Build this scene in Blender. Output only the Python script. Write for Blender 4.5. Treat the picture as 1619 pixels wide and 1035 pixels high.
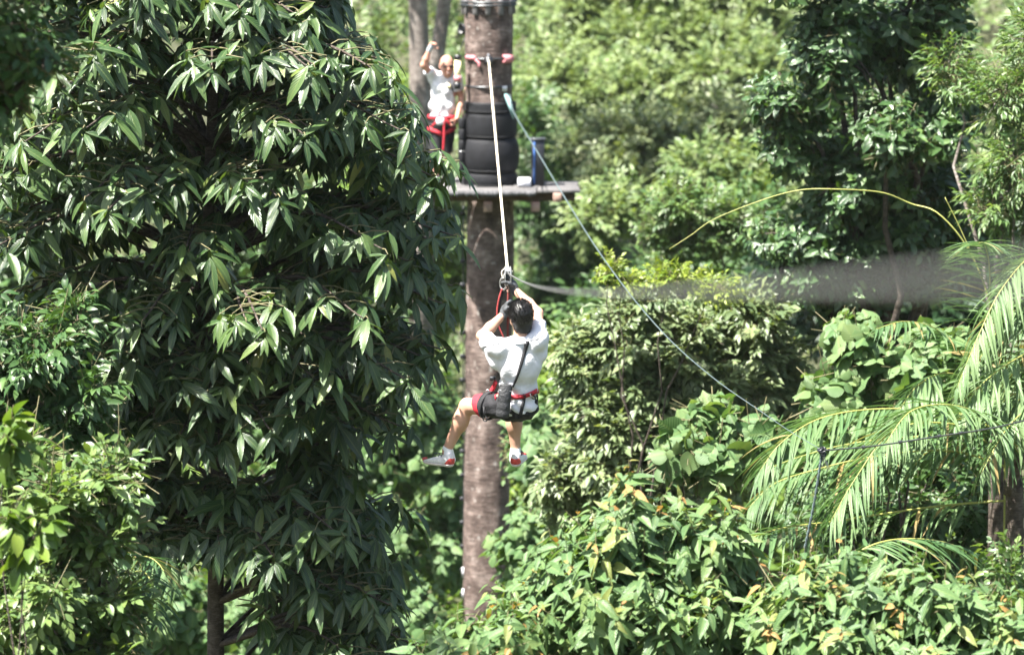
import bpy, math
import numpy as np
from mathutils import Vector, Matrix
from mathutils.bvhtree import BVHTree

for o in list(bpy.data.objects):
    bpy.data.objects.remove(o)
SC = bpy.context.scene
COL = SC.collection
rng = np.random.RandomState(11)

# ------------------------------------------------------------------ camera, sky, sun, exposure
CAM = np.array([0.0, 0.0, 14.0])
PITCH = math.radians(-8.0)
FOCAL, SENSOR = 120.0, 36.0
PW, PH = 1619.0, 1035.0
FPX = PW * FOCAL / SENSOR
cam_data = bpy.data.cameras.new('camera')
cam_data.lens = FOCAL
cam_data.sensor_width = SENSOR
cam_data.clip_start = 0.05
cam_data.clip_end = 2000.0
cam_data.dof.use_dof = True
cam_data.dof.focus_distance = 24.6
cam_data.dof.aperture_fstop = 2.5
cam = bpy.data.objects.new('camera', cam_data)
COL.objects.link(cam)
cam.location = CAM
cam.rotation_euler = (math.pi / 2 + PITCH, 0, 0)
SC.camera = cam

SUN_DIR = np.array([-0.42, -0.27, 1.0])          # towards the sun: high, behind and left of the camera
SUN_DIR = SUN_DIR / np.linalg.norm(SUN_DIR)
world = bpy.data.worlds.new('World')
SC.world = world
world.use_nodes = True
nt = world.node_tree
bg = nt.nodes['Background']
sky = nt.nodes.new('ShaderNodeTexSky')
sky.sky_type = 'NISHITA'
sky.sun_disc = False
sky.sun_elevation = math.asin(SUN_DIR[2])
sky.sun_rotation = math.atan2(SUN_DIR[0], SUN_DIR[1])
sky.air_density = 1.2
sky.dust_density = 3.0
sky.ozone_density = 1.0
nt.links.new(sky.outputs[0], bg.inputs[0])
bg.inputs[1].default_value = 0.06
sun_data = bpy.data.lights.new('sun', 'SUN')
sun_data.energy = 5.0
sun_data.angle = math.radians(0.55)
sun_data.color = (1.0, 0.955, 0.88)
sun = bpy.data.objects.new('sun', sun_data)
COL.objects.link(sun)
sun.location = (-20, -20, 60)
sun.rotation_euler = Vector(SUN_DIR).to_track_quat('Z', 'Y').to_euler()

vs = SC.view_settings
vs.view_transform = 'Standard'
vs.look = 'None'
vs.exposure = 2.3
vs.gamma = 1.0
vs.use_curve_mapping = False
cy = SC.cycles
cy.max_bounces = 6
cy.diffuse_bounces = 3
cy.glossy_bounces = 2
cy.transmission_bounces = 4
cy.transparent_max_bounces = 4
cy.caustics_reflective = False
cy.caustics_refractive = False
cy.sample_clamp_indirect = 6.0
cy.use_denoising = True

# ------------------------------------------------------------------ places
_F = np.array([0, math.cos(PITCH), math.sin(PITCH)])
_U = np.array([0, -math.sin(PITCH), math.cos(PITCH)])
def at(px, py, Y):
    """World point on the vertical plane y = Y that the photograph shows at (px, py)."""
    u = (px - PW / 2) / FPX
    v = (PH / 2 - py) / FPX
    d = Y / (_F[1] + _U[1] * v)
    return CAM + _F * d + _U * v * d + np.array([u * d, 0, 0])
def project(P):
    q = np.asarray(P) - CAM
    d = q @ _F
    return np.stack([PW / 2 + FPX * q[..., 0] / d, PH / 2 - FPX * (q @ _U) / d, d], -1)
def mpp(Y):
    return Y / FPX
_gy = np.array([-400, -60, -5, 8, 20, 30, 44, 55, 70, 100, 160, 400, 1500.])
_gz = np.array([40, 12, 9, 8, 5.2, 2.4, 0, 0.8, 4.5, 15, 34, 80, 160.])
def ground_z(x, y):
    x = np.asarray(x, float); y = np.asarray(y, float)
    z = np.interp(y, _gy, _gz)
    return z + 0.35 * np.sin(x * 0.21 + y * 0.13) + 0.25 * np.sin(x * 0.47 - y * 0.31) + 0.0008 * np.minimum(x * x, 8000)

# ------------------------------------------------------------------ mesh and object helpers
def unit(v):
    v = np.asarray(v, float)
    return v / np.maximum(np.linalg.norm(v, axis=-1, keepdims=True), 1e-9)
def build_mesh(name, V, T, mat=None, uv=None, tint=None, smooth=True):
    V = np.ascontiguousarray(V, np.float32); T = np.ascontiguousarray(T, np.int32)
    k = T.shape[1]
    me = bpy.data.meshes.new(name)
    me.vertices.add(len(V)); me.vertices.foreach_set('co', V.ravel())
    me.loops.add(T.size); me.loops.foreach_set('vertex_index', T.ravel())
    me.polygons.add(len(T))
    me.polygons.foreach_set('loop_start', np.arange(0, T.size, k, dtype=np.int32))
    me.polygons.foreach_set('loop_total', np.full(len(T), k, np.int32))
    if uv is not None:
        l = me.uv_layers.new(name='UVMap')
        l.data.foreach_set('uv', np.ascontiguousarray(uv[T.ravel()], np.float32).ravel())
    if tint is not None:
        a = me.attributes.new('tint', 'FLOAT', 'POINT')
        a.data.foreach_set('value', np.ascontiguousarray(tint, np.float32))
    me.update(calc_edges=True)
    me.validate()
    if smooth:
        me.polygons.foreach_set('use_smooth', np.ones(len(me.polygons), bool))
    if mat is not None:
        me.materials.append(mat)
    return me
def link(name, me, parent=None, kind=None):
    o = bpy.data.objects.new(name, me)
    COL.objects.link(o)
    if parent is not None:
        o.parent = parent
    if kind:
        o['kind'] = kind
    return o
def tag(o, label, cat, group=None):
    o['label'] = label; o['category'] = cat
    if group:
        o['group'] = group
    return o
def thing(name, label, cat, loc, group=None):
    o = bpy.data.objects.new(name, None)
    COL.objects.link(o)
    o.empty_display_size = 0.1
    o.location = [float(c) for c in loc]
    return tag(o, label, cat, group)
def base_of(o):
    b = np.zeros(3)
    while o is not None:
        b = b + np.array(o.location); o = o.parent
    return b
def part(name, VT, parent, mat, kind=None, smooth=True, uv=None):
    """A mesh in world coordinates linked as a part of its parent."""
    V, T = VT
    return link(name, build_mesh(name, np.asarray(V) - base_of(parent), T, mat, smooth=smooth, uv=uv), parent, kind)
def join(items):
    Vs, Ts, n = [], [], 0
    for V, T in items:
        Vs.append(np.asarray(V, float)); Ts.append(np.asarray(T) + n); n += len(V)
    return np.concatenate(Vs), np.concatenate(Ts)
def quads_to_tris(Q):
    Q = np.asarray(Q)
    return np.concatenate([Q[:, [0, 1, 2]], Q[:, [0, 2, 3]]])
def tube(pts, rad, seg=8, cap=True):
    P = np.asarray(pts, float); n = len(P)
    r = np.broadcast_to(np.asarray(rad, float), (n,))
    t = unit(np.gradient(P, axis=0))
    a = np.array([0.0, 0.0, 1.0]) if abs(t[0][2]) < 0.9 else np.array([1.0, 0, 0])
    u = np.zeros_like(P)
    for i in range(n):
        a = a - t[i] * (a @ t[i]); a = a / (np.linalg.norm(a) + 1e-9); u[i] = a
    w = np.cross(t, u)
    ang = np.arange(seg) * 2 * math.pi / seg
    V = P[:, None] + (u[:, None] * np.cos(ang)[None, :, None] + w[:, None] * np.sin(ang)[None, :, None]) * r[:, None, None]
    i = np.arange(n - 1)[:, None] * seg; j = np.arange(seg)[None]; k = (j + 1) % seg
    Q = np.stack([i + j, i + k, i + seg + k, i + seg + j], -1).reshape(-1, 4)
    V = V.reshape(-1, 3); T = quads_to_tris(Q)
    if cap:
        c0, c1 = len(V), len(V) + 1
        V = np.concatenate([V, P[:1], P[-1:]])
        jj = np.arange(seg); kk = (jj + 1) % seg
        e = (n - 1) * seg
        T = np.concatenate([T, np.stack([np.full(seg, c0), kk, jj], -1), np.stack([np.full(seg, c1), e + jj, e + kk], -1)])
    return V, T
def smooth_line(pts, n=24):
    """Catmull-Rom through the points."""
    P = np.asarray(pts, float)
    P = np.concatenate([2 * P[:1] - P[1:2], P, 2 * P[-1:] - P[-2:-1]])
    m = len(P) - 3
    s = np.linspace(0, m - 1e-6, n); i = s.astype(int); t = (s - i)[:, None]
    a, b, c, d = P[i], P[i + 1], P[i + 2], P[i + 3]
    return 0.5 * (2 * b + (c - a) * t + (2 * a - 5 * b + 4 * c - d) * t ** 2 + (3 * b - a - 3 * c + d) * t ** 3)
def box(c, half, rot=None, bev=0.0):
    """A box with chamfered edges (24 corner points) or a plain one."""
    h = np.asarray(half, float); b = min(bev, h.min() * 0.9)
    sg = np.array([[x, y, z] for x in (-1, 1) for y in (-1, 1) for z in (-1, 1)], float)
    if b <= 0:
        V = sg * h
        Q = np.array([[0, 1, 3, 2], [4, 6, 7, 5], [0, 4, 5, 1], [2, 3, 7, 6], [0, 2, 6, 4], [1, 5, 7, 3]])
        T = quads_to_tris(Q)
    else:
        pts = []
        for s in sg:
            for ax in range(3):
                q = s * (h - b); q[ax] = s[ax] * h[ax]; pts.append(q)
        V = np.array(pts)
        import bmesh
        bm = bmesh.new()
        for q in V: bm.verts.new(q)
        bmesh.ops.convex_hull(bm, input=bm.verts)
        bmesh.ops.triangulate(bm, faces=bm.faces)
        bm.verts.index_update()
        V = np.array([v.co[:] for v in bm.verts]); T = np.array([[v.index for v in f.verts] for f in bm.faces])
        bm.free()
    if rot is not None:
        V = V @ np.asarray(rot).T
    return V + np.asarray(c), T
def rot_from(x, y, z):
    return np.stack([unit(x), unit(y), unit(z)], 1)
def lathe(c, prof, seg=28, axis=(0, 0, 1), a0=0.0, a1=2 * math.pi):
    """prof: (radius, height) pairs turned about the axis."""
    ax = unit(axis); u = unit(np.cross(ax, [0.3, 1, 0.1])) if abs(ax[1]) < 0.95 else np.array([1.0, 0, 0])
    u = unit(u - ax * (u @ ax)); w = np.cross(ax, u)
    full = abs(a1 - a0 - 2 * math.pi) < 1e-6
    ang = np.linspace(a0, a1, seg + 1)[: seg if full else seg + 1]
    m = len(ang); pr = np.asarray(prof, float)
    V = np.asarray(c) + (pr[:, 0][:, None, None] * (np.cos(ang)[None, :, None] * u + np.sin(ang)[None, :, None] * w) + pr[:, 1][:, None, None] * ax)
    n = len(pr)
    i = np.arange(n - 1)[:, None] * m; j = np.arange(m if full else m - 1)[None]; k = (j + 1) % m
    Q = np.stack([i + j, i + k, i + m + k, i + m + j], -1).reshape(-1, 4)
    return V.reshape(-1, 3), quads_to_tris(Q)
def torus(c, R_, r, axis=(0, 0, 1), seg=28, ring=8):
    a = np.linspace(0, 2 * math.pi, ring + 1)
    return lathe(c, np.stack([R_ + r * np.cos(a), r * np.sin(a)], 1), seg, axis)
def ribbon(P, nrm, width, thick):
    """A flat strap with real thickness along the points, its face along nrm."""
    P = np.asarray(P, float); t = unit(np.gradient(P, axis=0)); nrm = unit(np.broadcast_to(nrm, P.shape))
    s = unit(np.cross(t, nrm)); nn = np.cross(s, t)
    w = np.broadcast_to(np.asarray(width, float), (len(P),))[:, None]
    V = np.stack([P - s * w / 2, P + s * w / 2, P + s * w / 2 + nn * thick, P - s * w / 2 + nn * thick], 1)
    n = len(P); i = np.arange(n - 1)[:, None] * 4; j = np.arange(4)[None]; k = (j + 1) % 4
    Q = np.stack([i + j, i + k, i + 4 + k, i + 4 + j], -1).reshape(-1, 4)
    e = 4 * (n - 1)
    Q = np.concatenate([Q, [[3, 2, 1, 0], [e, e + 1, e + 2, e + 3]]])
    return V.reshape(-1, 3), quads_to_tris(Q)

# ------------------------------------------------------------------ materials
def mat_nodes(name):
    m = bpy.data.materials.new(name); m.use_nodes = True
    n = m.node_tree
    return m, n, n.nodes['Principled BSDF'], n.nodes['Material Output']
def ramp(n, stops):
    r = n.nodes.new('ShaderNodeValToRGB')
    e = r.color_ramp.elements
    while len(e) < len(stops):
        e.new(0.5)
    for el, (p, c) in zip(e, stops):
        el.position = p; el.color = (*c, 1)
    return r
def leaf_mat(name, stops, rough=0.42, trans=0.28, vein=0.0, spec=0.38, tcol=(1.3, 1.3, 0.5)):
    m, n, p, out = mat_nodes(name)
    at_ = n.nodes.new('ShaderNodeAttribute'); at_.attribute_name = 'tint'
    r = ramp(n, stops)
    n.links.new(at_.outputs['Fac'], r.inputs[0])
    col = r.outputs[0]
    # blotches of wear on the blades
    no = n.nodes.new('ShaderNodeTexNoise'); no.inputs['Scale'].default_value = 34.0; no.inputs['Detail'].default_value = 2
    tc = n.nodes.new('ShaderNodeTexCoord'); n.links.new(tc.outputs['Object'], no.inputs['Vector'])
    mr = n.nodes.new('ShaderNodeMapRange'); mr.inputs[1].default_value = 0.3; mr.inputs[2].default_value = 0.75
    mr.inputs[3].default_value = 0.82; mr.inputs[4].default_value = 1.15
    n.links.new(no.outputs[0], mr.inputs[0])
    mu = n.nodes.new('ShaderNodeMix'); mu.data_type = 'RGBA'; mu.blend_type = 'MULTIPLY'; mu.inputs[0].default_value = 1.0
    n.links.new(col, mu.inputs[6]); n.links.new(mr.outputs[0], mu.inputs[7])
    col = mu.outputs[2]
    if vein > 0:
        uv = n.nodes.new('ShaderNodeUVMap')
        sp = n.nodes.new('ShaderNodeSeparateXYZ'); n.links.new(uv.outputs[0], sp.inputs[0])
        a = n.nodes.new('ShaderNodeMath'); a.operation = 'SUBTRACT'; a.inputs[1].default_value = 0.5; n.links.new(sp.outputs[0], a.inputs[0])
        b = n.nodes.new('ShaderNodeMath'); b.operation = 'ABSOLUTE'; n.links.new(a.outputs[0], b.inputs[0])
        c = n.nodes.new('ShaderNodeMapRange'); c.inputs[1].default_value = 0.03; c.inputs[2].default_value = 0.09
        c.inputs[3].default_value = 1.0; c.inputs[4].default_value = 0.0; n.links.new(b.outputs[0], c.inputs[0])
        # side veins
        d = n.nodes.new('ShaderNodeMath'); d.operation = 'MULTIPLY_ADD'; d.inputs[1].default_value = -0.55; n.links.new(b.outputs[0], d.inputs[0]); n.links.new(sp.outputs[1], d.inputs[2])
        e = n.nodes.new('ShaderNodeMath'); e.operation = 'MULTIPLY'; e.inputs[1].default_value = 62.0; n.links.new(d.outputs[0], e.inputs[0])
        f = n.nodes.new('ShaderNodeMath'); f.operation = 'SINE'; n.links.new(e.outputs[0], f.inputs[0])
        g = n.nodes.new('ShaderNodeMapRange'); g.inputs[1].default_value = 0.7; g.inputs[2].default_value = 1.0
        g.inputs[3].default_value = 0.0; g.inputs[4].default_value = 0.5; n.links.new(f.outputs[0], g.inputs[0])
        h = n.nodes.new('ShaderNodeMath'); h.operation = 'MAXIMUM'; n.links.new(c.outputs[0], h.inputs[0]); n.links.new(g.outputs[0], h.inputs[1])
        k = n.nodes.new('ShaderNodeMath'); k.operation = 'MULTIPLY'; k.inputs[1].default_value = vein; n.links.new(h.outputs[0], k.inputs[0])
        mx = n.nodes.new('ShaderNodeMix'); mx.data_type = 'RGBA'; n.links.new(k.outputs[0], mx.inputs[0]); n.links.new(col, mx.inputs[6])
        mx.inputs[7].default_value = (0.24, 0.30, 0.10, 1)
        bp = n.nodes.new('ShaderNodeBump'); bp.inputs['Strength'].default_value = 0.35; bp.inputs['Distance'].default_value = 0.004
        n.links.new(f.outputs[0], bp.inputs['Height']); n.links.new(bp.outputs[0], p.inputs['Normal'])
        col = mx.outputs[2]
    n.links.new(col, p.inputs['Base Color'])
    p.inputs['Roughness'].default_value = rough
    p.inputs['Specular IOR Level'].default_value = spec
    t = n.nodes.new('ShaderNodeBsdfTranslucent')
    tm = n.nodes.new('ShaderNodeMix'); tm.data_type = 'RGBA'; tm.blend_type = 'MULTIPLY'; tm.inputs[0].default_value = 1.0
    n.links.new(col, tm.inputs[6]); tm.inputs[7].default_value = (*tcol, 1); n.links.new(tm.outputs[2], t.inputs[0])
    ms = n.nodes.new('ShaderNodeMixShader'); ms.inputs[0].default_value = trans
    n.links.new(p.outputs[0], ms.inputs[1]); n.links.new(t.outputs[0], ms.inputs[2]); n.links.new(ms.outputs[0], out.inputs[0])
    return m
def plain(name, col, rough=0.6, metal=0.0, var=0.25, scale=18.0, bump=0.0, bscale=60.0, spec=0.5, stretch=(1, 1, 1)):
    m, n, p, out = mat_nodes(name)
    tc = n.nodes.new('ShaderNodeTexCoord')
    mp = n.nodes.new('ShaderNodeMapping'); mp.inputs['Scale'].default_value = stretch
    n.links.new(tc.outputs['Object'], mp.inputs[0])
    no = n.nodes.new('ShaderNodeTexNoise'); no.inputs['Scale'].default_value = scale; no.inputs['Detail'].default_value = 5
    n.links.new(mp.outputs[0], no.inputs['Vector'])
    c = np.array(col)
    r = ramp(n, [(0.3, tuple(c * (1 - var))), (0.7, tuple(np.minimum(c * (1 + var), 0.9)))])
    n.links.new(no.outputs[0], r.inputs[0]); n.links.new(r.outputs[0], p.inputs['Base Color'])
    p.inputs['Roughness'].default_value = rough; p.inputs['Metallic'].default_value = metal
    p.inputs['Specular IOR Level'].default_value = spec
    if bump:
        n2 = n.nodes.new('ShaderNodeTexNoise'); n2.inputs['Scale'].default_value = bscale; n2.inputs['Detail'].default_value = 4
        n.links.new(mp.outputs[0], n2.inputs['Vector'])
        b = n.nodes.new('ShaderNodeBump'); b.inputs['Strength'].default_value = bump; b.inputs['Distance'].default_value = 0.02
        n.links.new(n2.outputs[0], b.inputs['Height']); n.links.new(b.outputs[0], p.inputs['Normal'])
    return m
def bark_mat(name, c0, c1, c2, scale=3.0, spots=0.35):
    """Mottled smooth bark: broad patches, fine ring lines and pale lichen spots."""
    m, n, p, out = mat_nodes(name)
    tc = n.nodes.new('ShaderNodeTexCoord')
    a = n.nodes.new('ShaderNodeTexNoise'); a.inputs['Scale'].default_value = scale * 2.2; a.inputs['Detail'].default_value = 8; a.inputs['Roughness'].default_value = 0.68
    n.links.new(tc.outputs['Object'], a.inputs['Vector'])
    r = ramp(n, [(0.32, c0), (0.5, c1), (0.68, c2)]); n.links.new(a.outputs[0], r.inputs[0])
    mp = n.nodes.new('ShaderNodeMapping'); mp.inputs['Scale'].default_value = (1, 1, 7); n.links.new(tc.outputs['Object'], mp.inputs[0])
    b = n.nodes.new('ShaderNodeTexNoise'); b.inputs['Scale'].default_value = scale * 3; b.inputs['Detail'].default_value = 5; n.links.new(mp.outputs[0], b.inputs['Vector'])
    br = n.nodes.new('ShaderNodeMapRange'); br.inputs[1].default_value = 0.3; br.inputs[2].default_value = 0.7; br.inputs[3].default_value = 0.62; br.inputs[4].default_value = 1.25
    n.links.new(b.outputs[0], br.inputs[0])
    mu = n.nodes.new('ShaderNodeMix'); mu.data_type = 'RGBA'; mu.blend_type = 'MULTIPLY'; mu.inputs[0].default_value = 1.0
    n.links.new(r.outputs[0], mu.inputs[6]); n.links.new(br.outputs[0], mu.inputs[7])
    v = n.nodes.new('ShaderNodeTexNoise'); v.inputs['Scale'].default_value = scale * 6; v.inputs['Detail'].default_value = 3; n.links.new(tc.outputs['Object'], v.inputs['Vector'])
    vr = n.nodes.new('ShaderNodeMapRange'); vr.inputs[1].default_value = 0.62; vr.inputs[2].default_value = 0.72; vr.inputs[3].default_value = 0.0; vr.inputs[4].default_value = spots
    n.links.new(v.outputs[0], vr.inputs[0])
    mx = n.nodes.new('ShaderNodeMix'); mx.data_type = 'RGBA'; n.links.new(vr.outputs[0], mx.inputs[0]); n.links.new(mu.outputs[2], mx.inputs[6]); mx.inputs[7].default_value = (0.48, 0.46, 0.43, 1)
    n.links.new(mx.outputs[2], p.inputs['Base Color'])
    p.inputs['Roughness'].default_value = 0.85; p.inputs['Specular IOR Level'].default_value = 0.25
    bp = n.nodes.new('ShaderNodeBump'); bp.inputs['Strength'].default_value = 0.6; bp.inputs['Distance'].default_value = 0.02
    ad = n.nodes.new('ShaderNodeMath'); ad.operation = 'ADD'; n.links.new(a.outputs[0], ad.inputs[0]); n.links.new(b.outputs[0], ad.inputs[1])
    n.links.new(ad.outputs[0], bp.inputs['Height']); n.links.new(bp.outputs[0], p.inputs['Normal'])
    return m

D_ = (0.016, 0.040, 0.018)
M_BIG = leaf_mat('glossy_dark_leaf', [(0.0, (0.015, 0.040, 0.013)), (0.45, (0.034, 0.076, 0.022)), (0.8, (0.095, 0.155, 0.045)), (1.0, (0.19, 0.20, 0.045))], rough=0.36, trans=0.24, vein=0.25, spec=0.55)
M_OVATE = leaf_mat('fresh_ovate_leaf', [(0.0, (0.055, 0.115, 0.045)), (0.5, (0.095, 0.17, 0.06)), (0.8, (0.15, 0.22, 0.07)), (0.9, (0.19, 0.20, 0.055)), (1.0, (0.32, 0.17, 0.06))], rough=0.42, trans=0.30, vein=0.30)
M_GLOSSY = leaf_mat('glossy_elliptic_leaf', [(0.0, (0.022, 0.06, 0.02)), (0.5, (0.045, 0.10, 0.03)), (0.85, (0.10, 0.18, 0.045)), (1.0, (0.24, 0.13, 0.04))], rough=0.33, trans=0.22, vein=0.15, spec=0.6)
M_PALE = leaf_mat('pale_small_leaf', [(0.0, (0.08, 0.125, 0.055)), (0.5, (0.14, 0.19, 0.085)), (0.85, (0.21, 0.25, 0.115)), (1.0, (0.26, 0.20, 0.07))], rough=0.4, trans=0.3, spec=0.45)
M_SAGE = leaf_mat('sage_leaf', [(0.0, (0.05, 0.10, 0.04)), (0.5, (0.105, 0.16, 0.05)), (0.88, (0.165, 0.215, 0.07)), (1.0, (0.30, 0.22, 0.05))], rough=0.45, trans=0.28)
M_LIME = leaf_mat('lime_leaf', [(0.0, (0.06, 0.12, 0.025)), (0.5, (0.11, 0.18, 0.03)), (0.85, (0.19, 0.25, 0.035)), (1.0, (0.38, 0.36, 0.05))], rough=0.42, trans=0.36)
M_HEART = leaf_mat('heart_leaf', [(0.0, (0.05, 0.12, 0.035)), (0.5, (0.09, 0.165, 0.06)), (0.85, (0.14, 0.21, 0.08)), (0.93, (0.17, 0.22, 0.07)), (1.0, (0.50, 0.36, 0.06))], rough=0.5, trans=0.32, vein=0.25)
M_PALM = leaf_mat('palm_leaflet', [(0.0, (0.04, 0.10, 0.035)), (0.5, (0.08, 0.155, 0.06)), (0.9, (0.145, 0.22, 0.095)), (1.0, (0.30, 0.22, 0.09))], rough=0.38, trans=0.28, vein=0.2, tcol=(1.1, 1.25, 0.7))
M_FRESH = leaf_mat('fresh_green_leaf', [(0.0, (0.05, 0.105, 0.035)), (0.5, (0.085, 0.15, 0.05)), (0.85, (0.13, 0.20, 0.06)), (1.0, (0.34, 0.34, 0.06))], rough=0.4, trans=0.36, spec=0.45)
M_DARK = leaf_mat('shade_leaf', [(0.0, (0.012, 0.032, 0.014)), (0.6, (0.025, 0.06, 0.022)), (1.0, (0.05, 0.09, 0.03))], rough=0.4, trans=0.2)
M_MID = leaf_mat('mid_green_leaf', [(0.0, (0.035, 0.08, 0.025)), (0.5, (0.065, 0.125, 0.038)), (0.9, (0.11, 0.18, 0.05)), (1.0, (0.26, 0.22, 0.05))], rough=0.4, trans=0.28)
B_DARK = bark_mat('dark_bark', (0.035, 0.028, 0.024), (0.07, 0.055, 0.045), (0.12, 0.10, 0.085), 6.0, 0.15)
B_GREY = bark_mat('grey_bark', (0.10, 0.085, 0.075), (0.17, 0.145, 0.13), (0.27, 0.24, 0.22), 2.5, 0.3)
B_MAIN = bark_mat('mottled_pink_grey_bark', (0.038, 0.027, 0.024), (0.108, 0.079, 0.069), (0.24, 0.19, 0.17), 2.3, 0.5)  # coarser patches and stronger pale spots also paint dappled shade into the mottling
B_TWIG = plain('green_twig', (0.12, 0.11, 0.05), 0.7, var=0.3)
B_RACHIS = plain('yellow_green_rachis', (0.26, 0.27, 0.07), 0.5, var=0.2)

# ------------------------------------------------------------------ leaves
def leaf_proto(prof, segs, fold=0.04, droop=0.18, wavy=0.0, bend=2.0):
    v = np.linspace(0, 1, segs + 1)
    w = np.array([prof(t) for t in v])
    V, U = [], []
    for i, t in enumerate(v):
        z = -droop * t ** bend
        wob = wavy * math.sin(i * 2.4)
        for x in (-0.5, 0, 0.5):
            V.append([x * w[i], t, z + (fold * w[i] * (1 if x else 0)) + (wob if x > 0 else -wob if x < 0 else 0)])
            U.append([0.5 + x, t])
    T = []
    for i in range(segs):
        a = i * 3
        for c in (0, 1):
            T += [[a + c, a + c + 1, a + c + 4], [a + c, a + c + 4, a + c + 3]]
    return np.array(V), np.array(T), np.array(U)
def heart_proto(n=14, droop=0.18):
    """Broad heart or shield blade on its stalk end, dished, with a pointed tip."""
    V = [[0, 0.32, 0.03]]; U = [[0.5, 0.32]]
    for i in range(n):
        a = 2 * math.pi * i / n - math.pi / 2
        r = 0.5 * (1 + 0.10 * math.cos(2 * a)) 
        x, y = r * math.cos(a), 0.46 + r * math.sin(a)
        if abs(a + math.pi / 2) < 0.1: y = 0.10
        if abs(a - math.pi / 2) < 0.1: y = 1.12
        V.append([x, y, -droop * (x * x * 2.2 + max(0, y - 0.3) ** 2 * 1.1)]); U.append([0.5 + x, y])
    T = [[0, 1 + i, 1 + (i + 1) % n] for i in range(n)]
    return np.array(V), np.array(T), np.array(U)
def p_lance(t): return max(0.03, math.sin(math.pi * min(1, t ** 0.85)) ** 0.8)
def p_ovate(t): return max(0.03, math.sin(math.pi * t ** 0.68) ** 0.9 * (1 - 0.25 * t))
def p_ellip(t): return max(0.04, math.sin(math.pi * t) ** 0.75)
def p_strip(t): return max(0.05, min(1, t * 7) * (1 - t ** 2.6))
PROTO = {
    'lance': [leaf_proto(p_lance, 7, 0.045, 0.26, 0.006), leaf_proto(p_lance, 7, 0.03, 0.15, 0.009), leaf_proto(p_lance, 7, 0.055, 0.36, 0.004)],
    'lance_lo': [leaf_proto(p_lance, 4, 0.04, 0.22)],
    'ovate': [leaf_proto(p_ovate, 6, 0.07, 0.20, 0.006), leaf_proto(p_ovate, 6, 0.10, 0.34, 0.004), leaf_proto(p_ovate, 6, 0.04, 0.10, 0.010)],
    'ovate_lo': [leaf_proto(p_ovate, 4, 0.07, 0.22)],
    'ellip': [leaf_proto(p_ellip, 5, 0.07, 0.16, 0.004), leaf_proto(p_ellip, 5, 0.10, 0.28, 0.003)],
    'ellip_lo': [leaf_proto(p_ellip, 3, 0.08, 0.18)],
    'curl_lo': [leaf_proto(p_ellip, 4, 0.05, 0.55)],
    'tiny': [leaf_proto(p_ellip, 2, 0.10, 0.15)],
    'heart': [heart_proto(16, 0.22), heart_proto(16, 0.38)],
    'heart_lo': [heart_proto(10, 0.28)],
    'strip': [leaf_proto(p_strip, 6, 0.02, 0.26, 0, 2.2), leaf_proto(p_strip, 6, 0.02, 0.16, 0, 2.2), leaf_proto(p_strip, 6, 0.02, 0.42, 0, 2.4)],
    'strip_lo': [leaf_proto(p_strip, 4, 0.02, 0.4)],
}
def leaves(pos, dr, nr, ln, wd, tint):
    n = len(pos)
    f = lambda a: np.broadcast_to(np.asarray(a, float), (n,)).copy()
    return dict(pos=np.asarray(pos, float), dir=unit(dr), nrm=np.asarray(nr, float), ln=f(ln), wd=f(wd), tint=f(tint))
def cat(Ls):
    return {k: np.concatenate([l[k] for l in Ls]) for k in Ls[0]}
def sub(L, m):
    return {k: v[m] for k, v in L.items()}
def frame(L):
    d = unit(L['dir']); s = np.cross(d, L['nrm'])
    bad = np.linalg.norm(s, axis=1) < 1e-3
    s[bad] = np.cross(d[bad], [0.31, 0.8, 0.5])
    s = unit(s); n = np.cross(s, d)
    return s, d, n
def bake(L, proto):
    PV, PT, PU = proto
    s, d, n = frame(L)
    k = len(PV)
    V = L['pos'][:, None] + s[:, None] * (L['wd'][:, None] * PV[None, :, 0])[..., None] + d[:, None] * (L['ln'][:, None] * PV[None, :, 1])[..., None] + n[:, None] * (L['ln'][:, None] * PV[None, :, 2])[..., None]
    T = PT[None] + (np.arange(len(s)) * k)[:, None, None]
    return V.reshape(-1, 3), T.reshape(-1, 3), np.tile(PU, (len(s), 1)), np.repeat(L['tint'], k)
def in_frame(P, m=0):
    q = project(P)
    return (q[:, 0] > -m) & (q[:, 0] < PW + m) & (q[:, 1] > -m) & (q[:, 1] < PH + m) & (q[:, 2] > 1)
_part_meshes = {}
TINTS = np.linspace(0.05, 0.98, 9)
def leaf_part_mesh(pname, vi, ti, mat):
    key = (pname, vi, ti, mat.name)
    if key not in _part_meshes:
        V, T, U = PROTO[pname][vi]
        _part_meshes[key] = build_mesh('leaf_blade', V, T, mat, uv=U, tint=np.full(len(V), TINTS[ti]))
    return _part_meshes[key]
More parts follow.
